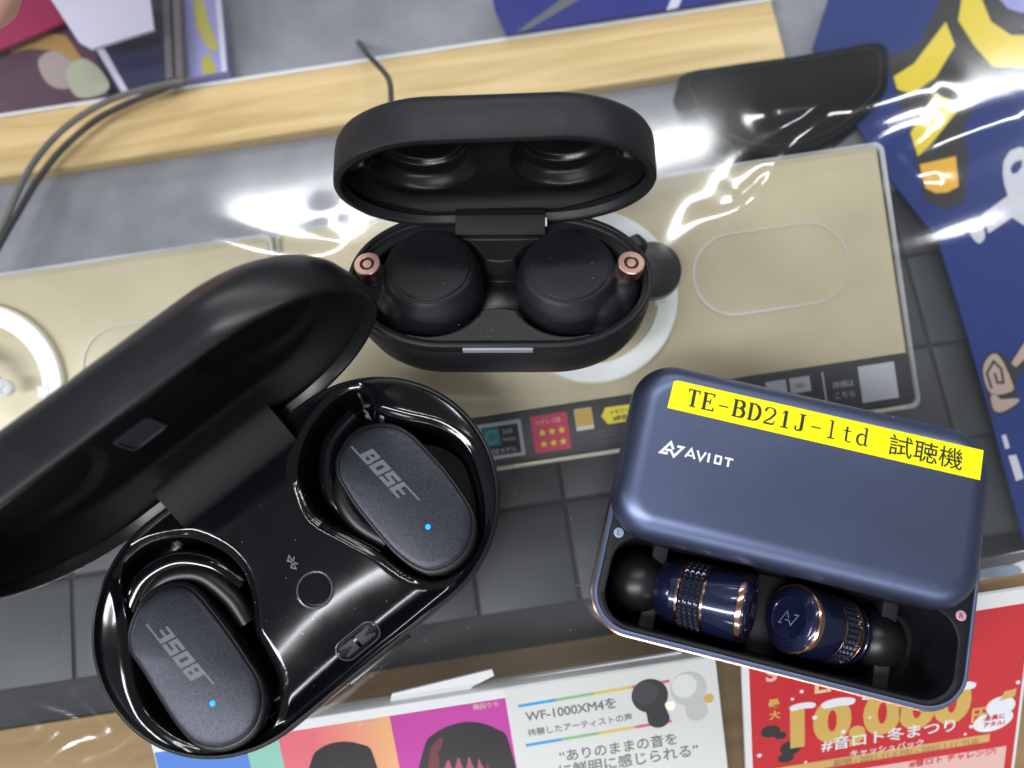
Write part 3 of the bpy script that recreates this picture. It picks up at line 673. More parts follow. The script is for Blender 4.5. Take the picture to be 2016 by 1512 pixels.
disc('printed_earbud', 1517, 1440, 2.4, 1.9, 'bud_black', .05); disc('printed_earbud', 1536, 1448, 1.5, 1.2, 'bud_black', .06)
disc('printed_earbud', 1556, 1473, 2.6, 2.3, 'bud_black', .05); disc('printed_earbud', 1547, 1492, 2.0, 1.5, 'bud_black', .06)
disc('snow_figure', 1955, 1418, 5.0, 3.4, 'white_print', .07, 12); disc('snow_figure', 1970, 1390, 3.6, 3.1, 'white_print', .08)
u, v = pxuv(1985, 1371, ZR); obj('hat', *prism([(u-2.2, v-1), (u+1.6, v-.2), (u+1.8, v+2.2), (u-1.0, v+1.8)], ZR, ZR+.1), M['ribbon'], rc, smooth=False)
rput_s('bubble_lettering', '全員に', (1938, 1419), (1978, 1412), 'red', .12, bold=.03); rput_s('bubble_lettering', 'アタル!', (1936, 1432), (1978, 1425), 'red', .12, bold=.03)
# white leaflet behind the red card
o = slab('leaflet', [(1880, 1150), (2120, 1110), (2120, 1062), (1890, 1110)], -30, .5, 'white_card'); tag(o, 'white leaflet with a grey blue print just above the red card', 'leaflet')
slab('leaflet_print', [(1925, 1125), (1960, 1122), (2040, 1095), (2040, 1082), (1930, 1100)], -29.9, .06, 'post_grey', o); slab('leaflet_print', [(1900, 1135), (1950, 1137), (2010, 1128), (1995, 1112), (1930, 1122)], -29.8, .06, 'badge_blue', o, 3)

# ------------------------------------------------------------------ case with copper microphones
oS = np.array([-8.1, 63.6, 22.7]); MS = Matrix.Translation(Vector(oS)*S) @ Matrix.Rotation(R_(-12), 4, 'X')
cS = empty('earbud_case', mat=MS); tag(cS, 'matte black earbud case standing open behind the others, copper ringed earbuds inside', 'earbud case')
LS, WS, XS = 66.0, 34.0, 21.5
capS = lambda i, n=160: capsule(LS-2*i, WS-2*i, XS-i, n)
obj('base_shell', *loft(prof(capS, [(13, -20.1), (9.5, -20.0), (6.0, -19.2), (3.2, -17.6), (1.3, -14.6), (.35, -10.5), (0, -6), (0, -2.9), (.18, -2.7), (.18, -2.55), (0, -2.35), (0, -.5), (.15, -.15), (.5, 0), (1.05, 0), (1.2, -.15), (1.25, -.7), (1.9, -.85), (2.05, -1.0), (2.15, -2.6)]), True, False), M['soft_black'], cS, angle=50)
def hS(x, y):
    bx, by = 14.9, -.5
    d = np.maximum(13.3-np.hypot(x-bx, y-by), 13.3-np.hypot(x+bx, y-by))
    d = np.maximum(d, np.maximum(6.6-np.hypot(x-25.6, y+2.2), 6.6-np.hypot(x+25.6, y+2.2)))
    d = np.maximum(d, np.maximum(6.0-np.hypot(x-22.5, y+8.2), 6.0-np.hypot(x+22.5, y+8.2)))
    arcf = -7.0-.035*x*x; arcb = 4.9+.05*x*x
    d = np.maximum(d, np.where(np.abs(x) < 12, np.minimum(y-arcf, arcb-y), -9))
    sad = 6.0+3.0*(x/11)**2-1.2*np.cos(y/1.9)*np.exp(-(x/5)**2)
    dep = np.where(np.abs(x) < 11, np.clip(sad, 3, 10), 10)
    return -1.3-.6*sstep(0, 6, np.abs(y+12))*0-dep*sstep(-.15, 1.6, d)
obj('inner_tray', *heightfield(lambda: capS(2.1, 240), hS, 110), M['grain_black'], cS, angle=60)
obj('status_bar', *move(box(-7.35, 7.35, -.5, .5, -.75, .75, .2), Matrix.Translation((0, -16.95, -1.2))), M['led_bar'], cS)
# hinge
hp = [(11.0, -5.0), (11.0, -.1), (11.3, .2), (14.8, 1.9), (16.4, 1.9), (16.4, -2), (14, -5)]
obj('hinge_plate', *loft([[(-9.9, y, z) for y, z in hp], [(9.9, y, z) for y, z in hp]]), M['hinge_black'], cS, angle=25)
obj('hinge_seat', *box(-11.2, 11.2, 10.2, 12.4, -6, -.9, .3), M['grain_black'], cS)
obj('hinge_pin', *box(9.95, 10.35, 12.6, 14.2, .6, 1.9, .1), M['white_card'], cS)
# lid (upright)
oL = np.array([-8.6, 78.6, 35.4])
ML = MS.inverted() @ (Matrix.Translation(Vector(oL)*S) @ Matrix.Rotation(R_(1.6), 4, 'Z') @ Matrix.Rotation(R_(86), 4, 'X'))
lidS = obj('lid', *loft(prof(capS, [(2.3, -1.6), (1.75, -.5), (1.5, -.05), (1.25, 0), (.45, 0), (.12, -.12), (0, -.45), (0, -7.2), (.15, -8.6), (.7, -9.9), (1.8, -10.9), (3.6, -11.5), (8, -11.9), (14, -12)]), False, True), M['soft_black'], cS, angle=50)
lidS.matrix_local = ML
def hLS(x, y):
    d = np.maximum(11.2-np.hypot(x-14.3, y-1.8), 11.2-np.hypot(x+14.3, y-1.8))
    d2 = np.maximum(8.8-np.hypot(x-14.3, y-5.0), 8.8-np.hypot(x+14.3, y-5.0))
    dm = np.maximum(3.2-np.hypot(x-27.6, y-4.2), 3.2-np.hypot(x+27.6, y-4.2)); dm2 = np.maximum(1.7-np.hypot(x-27.6, y-4.2), 1.7-np.hypot(x+27.6, y-4.2))
    edge = sstep(0, 6.5, 17-np.hypot(np.maximum(np.abs(x)-16, 0), y*1.0))
    z = -1.6-3.4*edge-2.6*sstep(-.2, 2.6, d)-1.4*sstep(-.1, .7, d2)-1.1*sstep(-.1, .5, dm)-.9*sstep(-.1, .3, dm2)
    return np.maximum(z, -10.6)
lt = obj('lid_liner', *heightfield(lambda: capS(2.25, 240), hLS, 110), M['inner_black'], lidS, angle=60)

def remeshed(o, vox, it=6):
    md = o.modifiers.new('merge', 'REMESH'); md.mode = 'VOXEL'; md.voxel_size = vox*S; md.use_smooth_shade = True
    if it: s = o.modifiers.new('smooth', 'SMOOTH'); s.factor = .5; s.iterations = it
def sony_bud(sx, label):
    m = MS @ Matrix.Translation(Vector((sx*14.9, 2.0, 0))*S)
    r = empty('earbud', mat=m); tag(r, label, 'earbud', 'earbuds with copper microphones')
    rings = [((0, -4), 2, -12.4), ((0, -3.6), 7, -11.8), ((0, -3.0), 10.2, -9.2), ((0, -2.4), 11.5, -6), ((0, -1.6), 11.6, -3.4), ((0, -.8), 10.9, -.9), ((0, -.2), 9.9, .9), ((0, 0), 9.35, 1.45), ((0, 0), 8.95, 1.5)]
    body = loft(shifted(rings))
    arm = tube([(sx*13.0, -1.0, 1.2), (sx*12.6, -2.0, -2), (sx*11.0, -5.0, -5.5), (sx*7.5, -8.5, -8.5), (sx*3, -9, -9.5)], [2.75, 3.1, 4.4, 5.6, 5.5], 20)
    bulge = sphere_part((sx*7.0, -6.2, -6.6), 6.4)
    web = tube([(sx*6, 0, -1.5), (sx*12.6, -1.4, -1.6)], [2.6, 2.6], 14)
    b = obj('body', *join(body, arm, bulge, web), M['soft_black2'], r); remeshed(b, .33, 14)
    obj('touch_disc', *lathe([(8.72, 1.0), (8.72, 1.62), (8.6, 1.76), (8.3, 1.84), (6, 2.0), (3, 2.1), (.5, 2.12)], 96), M['soft_black2'], r)
    mc = obj('copper_microphone', *move(lathe([(2.7, -1.6), (2.86, -1.4), (2.86, 1.35), (2.7, 1.55), (1.62, 1.55), (1.55, 1.45), (1.55, .6), (.98, .6), (.98, 1.4), (.92, 1.5), (.05, 1.52)], 48), Matrix.Translation((sx*13.0, -1.0, 2.4)) @ Matrix.Rotation(R_(sx*4), 4, 'Y')), M['copper'], r, angle=30)
    obj('microphone_slot', *move(lathe([(1.54, .5), (1.54, 1.15), (.99, 1.15), (.99, .5)], 32), Matrix.Translation((sx*13.0, -1.0, 2.42)) @ Matrix.Rotation(R_(sx*4), 4, 'Y')), M['dark_hole'], mc)
    sl = capsule(3.4, .9, .45, 32)
    ss = obj('side_port', *move(loft([[(x, y, -.1) for x, y in sl], [(x, y, .12) for x, y in sl], [(x*.86, y*.66, .12) for x, y in sl], [(x*.86, y*.66, -.1) for x, y in sl]]), Matrix.Translation((-sx*9.95, 0, .1)) @ Matrix.Rotation(R_(-sx*58), 4, 'Y') @ Matrix.Rotation(R_(90), 4, 'Z')), mat('port_rim', (.16, .14, .11), .4), r)
sony_bud(-1, 'left black earbud with copper microphone ring in the rear case, beside the glossy case lid')
sony_bud(1, 'right black earbud with copper microphone ring in the rear case, nearest the dummy earbud')

# ------------------------------------------------------------------ glossy case with two satin earbuds
oB = np.array([-47.4, 3.9, 25.0]); aB = R_(39.3); MB_ = Matrix.Translation(Vector(oB)*S) @ Matrix.Rotation(aB, 4, 'Z')
cB = empty('earbud_case', mat=MB_); tag(cB, 'large open black earbud case with glossy tray and two blue lights at lower left', 'earbud case')
LB, WB = 88.5, 50.5
capB = lambda i, n=200: capsule(LB-2*i, WB-2*i, WB/2-i, n)
obj('base_shell', *loft(prof(capB, [(18, -25), (13, -24.7), (8.5, -23.4), (5, -21), (2.4, -17), (1.0, -12), (.25, -7), (0, -3.2), (0, -1.0), (.12, -.4), (.4, -.1), (.7, -.05), (.85, -.3), (.9, -1.5)]), True, False), M['shell_black'], cB, angle=50)
wR = smoothpoly([(7.6, 4.3), (8.3, 9.9), (10.6, 14.9), (16.7, 19.8), (23.7, 22), (29.0, 21.4), (31, 17.8), (30.4, 13.8), (33.5, 8.8), (38.2, 2.9), (40.0, -3.5), (38.6, -9.1), (35.6, -15), (31, -20), (25, -22.2), (19, -21), (15.2, -16.5), (13, -9), (10.4, -2.7)], 4)
wL = smoothpoly([(-30.4, 19.6), (-27.6, 22), (-21.4, 21.7), (-14.6, 17.5), (-10.4, 10.6), (-9.6, 4.1), (-11.8, -2.1), (-14.2, -6.2), (-14.9, -10.9), (-16.6, -17), (-22.4, -22.2), (-30.1, -21.4), (-36.8, -14.5), (-39.8, -6.4), (-39.2, -.5), (-36.8, 4.6), (-33.6, 10.5), (-32, 15)], 4)
def hB(x, y):
    sx = np.maximum(np.abs(x)-(LB/2-WB/2), 0); rad = WB/2-np.hypot(sx, y)       # distance from the edge
    e = sstep(0, 7.5, rad)
    z = -1.6+1.9*e
    q = np.clip(-3.5-y-.01*x*x, 0, 30); z = z+.5-np.minimum(q*q/90, 4.2)*sstep(-.5, 2.5, rad)       # rolls over towards the front
    for wp_ in (wR, wL):
        d = sd_poly(x, y, wp_)
        z = z-.9*sstep(-1.6, .2, d)-11*sstep(.0, 2.6, d)
    # kidney shaped floor that rises again beside the left bud
    return z
obj('gloss_tray', *heightfield(lambda: capB(.95, 320), hB, 150), M['gloss_black'], cB, angle=70)
def wing(poly_pts, rad, name): return obj(name, *tube(smoothline(poly_pts, 8), rad, 16), M['gloss_black'], cB)
wing([(-33, 13.5, -4), (-27, 16.5, -3.2), (-20, 15.5, -3.2), (-15, 10.5, -4), (-13.2, 4, -6)], 2.3, 'well_ridge')
wing([(26, 17.5, -5), (18.5, 15.8, -5.5), (13.2, 10, -6), (11.8, 3.5, -6.5), (13.5, -4, -7)], 2.0, 'well_ridge')
a = np.linspace(0, 2*math.pi, 64, endpoint=False)
def zB(x, y): return float(hB(np.array([x]), np.array([y]))[0])
bz = zB(-.6, -7.2)
obj('pairing_button', *move(lathe([(3.05, -.5), (3.05, .12), (2.9, .26), (2.6, .3), (.1, .22)], 64), Matrix.Translation((-.6, -7.2, bz))), M['gloss_black'], cB)
obj('button_ring', *move(loft([[(q*math.cos(t), q*math.sin(t), z) for t in a] for q, z in ((3.75, -.3), (3.7, .12), (3.55, .3), (3.4, .34), (3.28, .28), (3.2, -.3))], False, False), Matrix.Translation((-.6, -7.2, bz))), M['rim_gloss'], cB)
rune = [([(-.75, -.8), (.75, .75), (0, 1.5), (0, -1.5), (.75, -.75), (-.75, .8)], .3)]
obj('wireless_mark', *move(strokes(rune, 0), Matrix.Translation((-.9, -.2, zB(-.9, -.2)+.12)) @ Matrix.Rotation(R_(-8), 4, 'Z') @ Matrix.Rotation(math.pi, 4, 'Z')), M['logo_grey'], cB, smooth=False)
sl = capsule(9.6, 4.3, 2.15, 64); zs = zB(-.4, -20)
def onB(pts, dz): return [(x-.4, y-20.0, zB(x-.4, y-20)+dz) for x, y in pts]
obj('window_rim', *loft([onB(sl, -.3), onB(sl, .16), onB([(x*.975, y*.94) for x, y in sl], .26), onB([(x*.945, y*.88) for x, y in sl], .2), onB([(x*.93, y*.85) for x, y in sl], -.25)], False, False), M['rim_gloss'], cB, angle=60)
obj('status_window', *loft([onB([(x*.93, y*.85) for x, y in sl], -.1), onB([(x*.9, y*.8) for x, y in sl], .04)], False, True), M['dark_hole'], cB, angle=25)
for x0, x1 in ((-3.6, -.6), (.1, 3.4)):
    lens = [(x-.4, y-20, zB(x-.4, y-20)+.07) for x, y in ((x0, -1.1), (x1, -1.1), (x1, 1.1), (x0, 1.1))]
    obj('status_lens', *loft([[(x, y, z-.2) for x, y, z in lens], lens], False, True), M['grey_tab'], cB, smooth=False)
obj('front_catch', *move(box(-7.2, 7.2, -.7, .6, -1.3, .4, .3), Matrix.Translation((1, -25.3, -1.6))), M['shell_black'], cB)
# hinge
hpB = [(19.0, -3), (19.0, .5), (19.25, 1.15), (19.9, 1.65), (20.8, 2.0), (26.5, 4.6), (28, 4.4), (28, -1), (25, -3)]
obj('hinge_cover', *loft([[(-13.9, y, z) for y, z in hpB], [(13.9, y, z) for y, z in hpB]]), M['hinge_black'], cB, angle=40)
# lid
MLB = MB_.inverted() @ (Matrix.Translation(Vector((-64.4, 23.1, 45))*S) @ Matrix.Rotation(aB, 4, 'Z') @ Matrix.Rotation(R_(90), 4, 'X'))
lidB = obj('lid', *loft(prof(capB, [(2.0, -2.2), (1.6, -.6), (1.35, -.05), (1.1, 0), (.4, 0), (.1, -.15), (0, -.6), (.1, -2.6), (.55, -5.5), (1.5, -8.3), (3.2, -10.8), (6, -12.8), (10, -14), (15, -14.6), (20, -14.8)]), False, True), M['shell_black'], cB, angle=50)
lidB.matrix_local = MLB
def hLB(x, y):
    sx = np.maximum(np.abs(x)-(LB/2-WB/2), 0); rad = WB/2-np.hypot(sx, y)
    z = -2.2-6.0*sstep(1.5, 8, rad)
    d = np.maximum(14-np.hypot(x-25, (y-3)*.9), 14-np.hypot(x+25, (y-3)*.9))
    return z-1.6*sstep(-.2, 2.5, d)
ll = obj('lid_liner', *heightfield(lambda: capB(1.95, 260), hLB, 90), M['hinge_black'], lidB, angle=60)
obj('catch_window', *move(loft(prof(lambda i: rrect(8-2*i, 9-2*i, 1.2, 6), [(0, -.4), (0, .35), (.25, .5), (.6, .4), (.7, .1)])), Matrix.Translation((-5.2, -3.5, -8.1))), M['grey_tab'], lidB, angle=40)

def glyph_bose():
    """four slanted block letters with long serifs at both ends, in a box about 14.4 x 3.2, centred"""
    g = []; sk = .32; h = 3.0; t = .62
    def P(l, x0): return [(x0+x+sk*y, y) for x, y in l]
    B = [(0, 0), (2.6, 0), (2.6, .0)]
    out = []
    def poly(l, x0): out.append(prism([(x0+x+sk*y-7.2-.5, y-1.5) for x, y in l], 0, .03))
    def rct(x0, xa, xb, ya, yb): poly([(xa, ya), (xb, ya), (xb, yb), (xa, yb)], x0)
    # B
    rct(0, 0, 1.05, 0, h); rct(0, 1.05, 2.7, 0, .62); rct(0, 1.05, 2.6, 1.25, 1.78); rct(0, 1.05, 2.6, h-.62, h); rct(0, 1.95, 2.75, .62, 1.25); rct(0, 1.85, 2.65, 1.78, h-.62)
    rct(0, -2.5, 0, 0, .36)
    # O
    rct(3.1, 0, .95, 0, h); rct(3.1, 1.75, 2.7, 0, h); rct(3.1, .95, 1.75, 0, .75); rct(3.1, .95, 1.75, h-.75, h)
    # S
    rct(6.2, 0, 2.7, 0, .75); rct(6.2, 1.8, 2.7, .75, 1.15); rct(6.2, 0, 2.7, 1.15, 1.8); rct(6.2, 0, .9, 1.8, h-.75); rct(6.2, 0, 2.7, h-.75, h);
    # E
    rct(9.3, 0, 1.0, 0, h); rct(9.3, 1.0, 2.7, 0, .48); rct(9.3, 1.0, 2.6, 1.2, 1.7); rct(9.3, 1.0, 2.7, h-.36, h); rct(9.3, 2.7, 5.0, h-.36, h)
    return join(*out)
def bose_bud(poly, cx, cy, lrot, tc, led, label, armp):
    m = MB_ @ Matrix.Translation(Vector((cx, cy, 0))*S)
    r = empty('earbud', mat=m); tag(r, label, 'earbud', 'satin earbuds with blue lights')
    P = np.array(smoothpoly([(x-cx, y-cy) for x, y in poly], 5)); c = P.mean(0); d = P-c
    def ring(s, z): 
        q = c+d*s; tl = 0.0
        return [(x, y, z) for x, y in q]
    body = loft([ring(.5, -10.5), ring(.85, -9), ring(1.02, -5), ring(1.05, -1.5), ring(1.045, .4), ring(1.02, .95), ring(.985, 1.0)], True, True)
    obj('body', *body, M['rubber'], r, angle=60)
    # domed plate
    rr = [ring(.985, .9), ring(.985, 1.25), ring(.97, 1.5), ring(.93, 1.72)]
    for s in (.85, .7, .5, .3, .1): rr.append(ring(s, 1.72+.75*(1-(s/.93)**2)))
    obj('faceplate', *loft(rr, False, True), M['plate'], r, angle=50)
    def zp(x, y):
        s = max(np.hypot((x-c[0])/8.6, (y-c[1])/16.2), 0); return 1.72+.75*max(0, (1-(s/.93)**2))
    lg = move(glyph_bose(), Matrix.Translation((tc[0]-cx, tc[1]-cy, 0)) @ Matrix.Rotation(R_(lrot), 4, 'Z'))
    lg = ([(x, y, z+zp(x, y)+.03) for x, y, z in lg[0]], lg[1])
    obj('logo', *lg, M['logo_grey'], r, smooth=False)
    lx, ly = led[0]-cx, led[1]-cy
    obj('indicator_light', *move(lathe([(.52, -.2), (.52, .06), (.4, .14), (.05, .16)], 24), Matrix.Translation((lx, ly, zp(lx, ly)))), M['led_blue'], r)
    obj('stay_fin', *tube(smoothline([(p[0]-cx, p[1]-cy, p[2]) for p in armp], 8), 2.1, 16), M['rubber'], r)
plR = [[17.7, 10.2], [19.4, 11.3], [22.3, 12.5], [25.2, 12.5], [27.5, 11.7], [29.7, 10.1], [31.5, 7.8], [32.6, 4.7], [33.1, .1], [33.4, -5.2], [33.1, -11.1], [32.4, -14.9], [30.6, -17.7], [28.1, -19.6], [25.2, -20.4], [22.0, -20.2], [19.1, -18.8], [17.5, -16.6], [16.4, -13.5], [15.8, -9.9], [15.5, -4.3], [15.4, 1.3], [15.8, 5.6], [16.3, 8.1]]
plL = [[-34.3, 7.8], [-32.9, 9.5], [-30.3, 11.3], [-27.6, 12.3], [-24.5, 12.3], [-21.8, 11.1], [-19.9, 9.2], [-19.0, 6.4], [-18.6, 1.9], [-18.4, -3.5], [-18.5, -9.1], [-18.7, -13.4], [-19.7, -16.6], [-21.6, -19.1], [-24.5, -20.8], [-28.0, -20.9], [-31.2, -19.7], [-33.7, -17.4], [-35.0, -14.4], [-35.5, -10.0], [-35.4, -4.4], [-35.2, 1.6], [-35.2, 5.4]]
bose_bud(plR, 24.4, -4, -85, (24.0, .8), (24.1, -11.7), 'satin grey earbud with blue light in the upper right well of the glossy case', [(16.5, 8, -4.5), (13.6, 4, -4), (13.3, -2, -4), (15.5, -8, -4.5)])
bose_bud(plL, -27, -4.3, 95, (-27.6, .6), (-27.6, -12.1), 'satin grey earbud with blue light in the lower left well of the glossy case', [(-29, 12.5, -3.0), (-23, 13.6, -2.4), (-17.5, 10, -2.6), (-15.5, 3, -3.4), (-16, -3, -4.5)])

# ------------------------------------------------------------------ blue sliding case
oA = np.array([57.0, 30.0, 0.0]); aA = R_(-13.3); MA = Matrix.Translation(Vector(oA)*S) @ Matrix.Rotation(aA, 4, 'Z')
cA = empty('earbud_case', mat=MA); tag(cA, 'metallic blue sliding earbud case with yellow label at lower right', 'earbud case')
yc = -30.0; LA, WA = 74.8, 37.0
rrA = lambda i: [(x, y+yc) for x, y in rrect(LA-2*i, WA-2*i, 8.6-i, 16)]
obj('base_shell', *loft(prof(rrA, [(6, 0), (3, .15), (1.4, .9), (.6, 2.4), (.25, 5), (.1, 12), (.05, 15.6)]), True, False), M['blue_satin'], cA, angle=50)
obj('rose_trim', *loft(prof(rrA, [(.08, 15.3), (-.3, 15.5), (-.38, 16.5), (-.3, 17.4), (.06, 17.6)]), False, False), M['rose_gold'], cA, angle=50)
obj('rim_edge', *loft(prof(rrA, [(.04, 17.65), (.02, 18.1), (.18, 18.55), (.75, 18.95), (.95, 18.9), (1.0, 18.4)]), False, False), M['blue_edge'], cA, angle=40)
cavA = lambda s=0: [(x, y-37.7) for x, y in rrect(69.4-2*s, 17.8-2*s, 6.2-s*.6, 16)]
# inner frame with cavity: outer ring matched to cavity ring (same count)
fo = rrA(1.02); ci_ = cavA(0)
fr = [[(x, y, 18.5) for x, y in fo], [(x, y, 18.62) for x, y in rrA(1.2)], [(x, y, 18.55) for x, y in cavA(-.25)], [(x, y, 18.3) for x, y in cavA(0)], [(x, y, 13) for x, y in cavA(.25)], [(x, y, 4.0) for x, y in cavA(.6)], [(x, y, 2.2) for x, y in cavA(2)]]
obj('inner_frame', *loft(fr, False, True), M['soft_black2'], cA, angle=40)
for sx in (-1, 1):
    obj('cradle_wall', *box(sx*24.3-1.6, sx*24.3+1.6, -46.4, -29.1, 2.5, 10.2, .3), M['cradle'], cA)
obj('cradle_bridge', *box(-3.4, 3.4, -46.3, -29.2, 2.5, 8.5, .8), M['soft_black2'], cA)
for sx, mt, ch in ((-1, 'badge_blue', 'L'), (1, 'badge_pink', 'R')):
    bd = obj('side_badge', *move(lathe([(1.02, 0), (1.02, .05), (.95, .08), (.05, .08)], 32), Matrix.Translation((sx*34.5, -29.05, 18.56))), M[mt], cA)
    obj('badge_letter', *move(text_part(ch, 1.5, 0, 'CENTER', .01), Matrix.Translation((sx*34.5, -29.58, 18.68))), M['ink'], bd, smooth=False)
# lid
ycl = -11.2; LL, WL_ = 73.2, 36.6
rrL = lambda i: [(x-1.4, y+ycl) for x, y in rrect(LL-2*i, WL_-2*i, 8.8-i*.9, 20)]
lidp = [(1.2, 19.3), (.4, 19.5), (.1, 20.0), (0, 20.9)]
for k in range(0, 13):
    t = R_(90*k/12); lidp.append((5.4*(1-math.cos(t)), 20.9+5.1*math.sin(t)))
obj('sliding_lid', *loft(prof(rrL, lidp), True, True), M['blue_satin'], cA, angle=50)
# label and lettering
lb = obj('yellow_label', *prism([(-30.8, -3.0), (31.4, -3.1), (31.4, 2.95), (-29.8, 3.1), (-30.6, 2.7)], 26.02, 26.16), M['yellow_tape'], cA, smooth=False)
def serif(ch):
    """glyph in a box 1 wide, 1.35 high: list of strokes"""
    H_ = 1.35; tk, tn = .165, .07; sf = .065
    arc = lambda cx, cy, rx, ry, a0, a1, n=14: [(cx+rx*math.cos(R_(a0+(a1-a0)*k/n)), cy+ry*math.sin(R_(a0+(a1-a0)*k/n))) for k in range(n+1)]
    G = {
     'T': [([(.5, 0), (.5, H_)], tk), ([(.08, H_-.03), (.92, H_-.03)], tn), ([(.1, H_-.32), (.12, H_)], [.03, .11]), ([(.9, H_-.32), (.88, H_)], [.03, .11]), ([(.27, .03), (.73, .03)], sf)],
     'E': [([(.22, 0), (.22, H_)], tk), ([(.03, .03), (.9, .03)], tn), ([(.03, H_-.03), (.85, H_-.03)], tn), ([(.22, .7), (.62, .7)], tn), ([(.92, .32), (.87, 0)], [.03, .12]), ([(.87, H_-.3), (.83, H_)], [.03, .12]), ([(.62, .5), (.62, .9)], .07)],
     '-': [([(.15, .58), (.85, .58)], .07)],
     'B': [([(.22, 0), (.22, H_)], tk), ([(.03, .03), (.55, .03)], tn), ([(.03, H_-.03), (.5, H_-.03)], tn), ([(.22, .72), (.55, .72)], tn), (arc(.5, 1.025, .32, .3, 90, -90), [tn]+[.1]*2+[tk]*9+[.1]*2+[tn]), (arc(.53, .375, .36, .345, 90, -90), [tn]+[.1]*2+[tk]*9+[.1]*2+[tn])],
     'D': [([(.22, 0), (.22, H_)], tk), ([(.03, .03), (.45, .03)], tn), ([(.03, H_-.03), (.45, H_-.03)], tn), (arc(.42, .675, .48, .645, 90, -90), [tn]+[.09]*2+[tk]*9+[.09]*2+[tn])],
     '2': [(arc(.5, .98, .36, .33, 165, -25, 16)+[(.6, .5), (.25, .2), (.12, .05)], [.1]*4+[.06]*6+[.12]*7+[.11, .08, .06]), ([(.12, .05), (.8, .05)], .1), ([(.8, .05), (.9, .34)], [.1, .03]), ([(.13, .98), (.21, 1.1)], .14)],
     '1': [([(.52, 0), (.52, H_)], tk), ([(.22, .03), (.82, .03)], sf), ([(.24, 1.08), (.5, H_-.02)], [.05, .09])],
     'J': [([(.6, .3), (.6, H_)], tk), (arc(.36, .3, .24, .27, 0, -160), [tk]*5+[.08]*10), ([(.38, H_-.03), (.86, H_-.03)], sf), ([(.1, .26), (.24, .26)], .16)],
     'l': [([(.5, 0), (.5, H_+.05)], .11), ([(.24, .03), (.78, .03)], sf), ([(.28, H_), (.5, H_+.03)], .06)],
     't': [([(.46, .2), (.46, 1.2)], .11), (arc(.66, .22, .2, .19, 180, 320), [.11]*5+[.06]*10), ([(.2, .86), (.78, .86)], .06)],
     'd': [([(.72, .02), (.72, H_+.05)], .11), (arc(.44, .44, .32, .42, 40, 320, 22), [.06]*4+[.1]*4+[.12]*7+[.1]*4+[.06]*4), ([(.72, .03), (.92, .05)], .06), ([(.52, H_), (.72, H_+.03)], .06)],
    }[ch]
    return G
cell = 3.1; st_ = []
for k, ch in enumerate('TE-BD21J-ltd'):
    for pts, wd in serif(ch):
        sx, sy = 2.72, 2.62
        st_.append(([(-27.4+k*cell+p[0]*sx, -1.62+p[1]*sy) for p in pts], [q*3.9 for q in wd] if hasattr(wd, '__len__') else wd*3.9))
obj('label_lettering', *strokes(st_, 26.165, .01, .0004), M['ink'], lb, smooth=False)
kj = fitw('試聴機', 14.4, bold=.004); kj = ([(x, y*.93, z) for x, y, z in kj[0]], kj[1])
obj('label_lettering', *move(kj, Matrix.Translation((13.3, -1.75, 26.19))), M['ink'], lb, smooth=False)
lg = [([(-28.89, -12.07), (-30.35, -12.15), (-28.69, -9.75), (-27.95, -11.0)], .52), ([(-29.45, -11.44), (-28.40, -11.30), (-27.6, -12.35), (-26.1, -10.2), (-27.3, -10.2)], .50)]
yb, yt = -11.95, -10.1; xa = -25.4
lg += [([(xa, yb), (xa+.95, yt), (xa+1.9, yb)], .42), ([(xa+.5, yb+.5), (xa+1.4, yb+.5)], .3)]
xa = -23.2; lg += [([(xa, yt), (xa+.85, yb), (xa+1.7, yt)], .42)]
xa = -20.8; lg += [([(xa, yb), (xa, yt)], .45)]
xa = -19.7; lg += [([(xa+.2, yb+.2), (xa+.2, yt-.2)], .4), ([(xa+1.3, yb+.2), (xa+1.3, yt-.2)], .4), ([(xa+.05, yb+.2), (xa+1.45, yb+.2)], .4), ([(xa+.05, yt-.2), (xa+1.45, yt-.2)], .4)]
xa = -17.7; lg += [([(xa, yt-.2), (xa+1.7, yt-.2)], .4), ([(xa+.85, yt-.2), (xa+.85, yb)], .42)]
obj('lid_logo', *strokes(lg, 26.015, .02, .0005), M['white_print'], cA, smooth=False)

def knurl(r0, r1, s0, s1, nr=36, rows=4):
    V = []; Fc = []
    ds = (s1-s0)/rows
    for i in range(rows):
        for k in range(nr):
            a0, a1 = 2*math.pi*(k+.06)/nr, 2*math.pi*(k+.94)/nr; am = (a0+a1)/2; xa_, xb_ = s0+ds*(i+.06), s0+ds*(i+.94); xm = (xa_+xb_)/2
            P = lambda x, q, t: (x, q*math.cos(t), q*math.sin(t))
            n = len(V); g = .3
            V += [P(xa_, r0, a0), P(xb_, r0, a0), P(xb_, r0, a1), P(xa_, r0, a1)]
            V += [P(xm-ds*g*.6, r1, am-(a1-a0)*g*.6), P(xm+ds*g*.6, r1, am-(a1-a0)*g*.6), P(xm+ds*g*.6, r1, am+(a1-a0)*g*.6), P(xm-ds*g*.6, r1, am+(a1-a0)*g*.6)]
            Fc += [(n, n+1, n+5, n+4), (n+1, n+2, n+6, n+5), (n+2, n+3, n+7, n+6), (n+3, n, n+4, n+7), (n+4, n+5, n+6, n+7)]
    return V, Fc
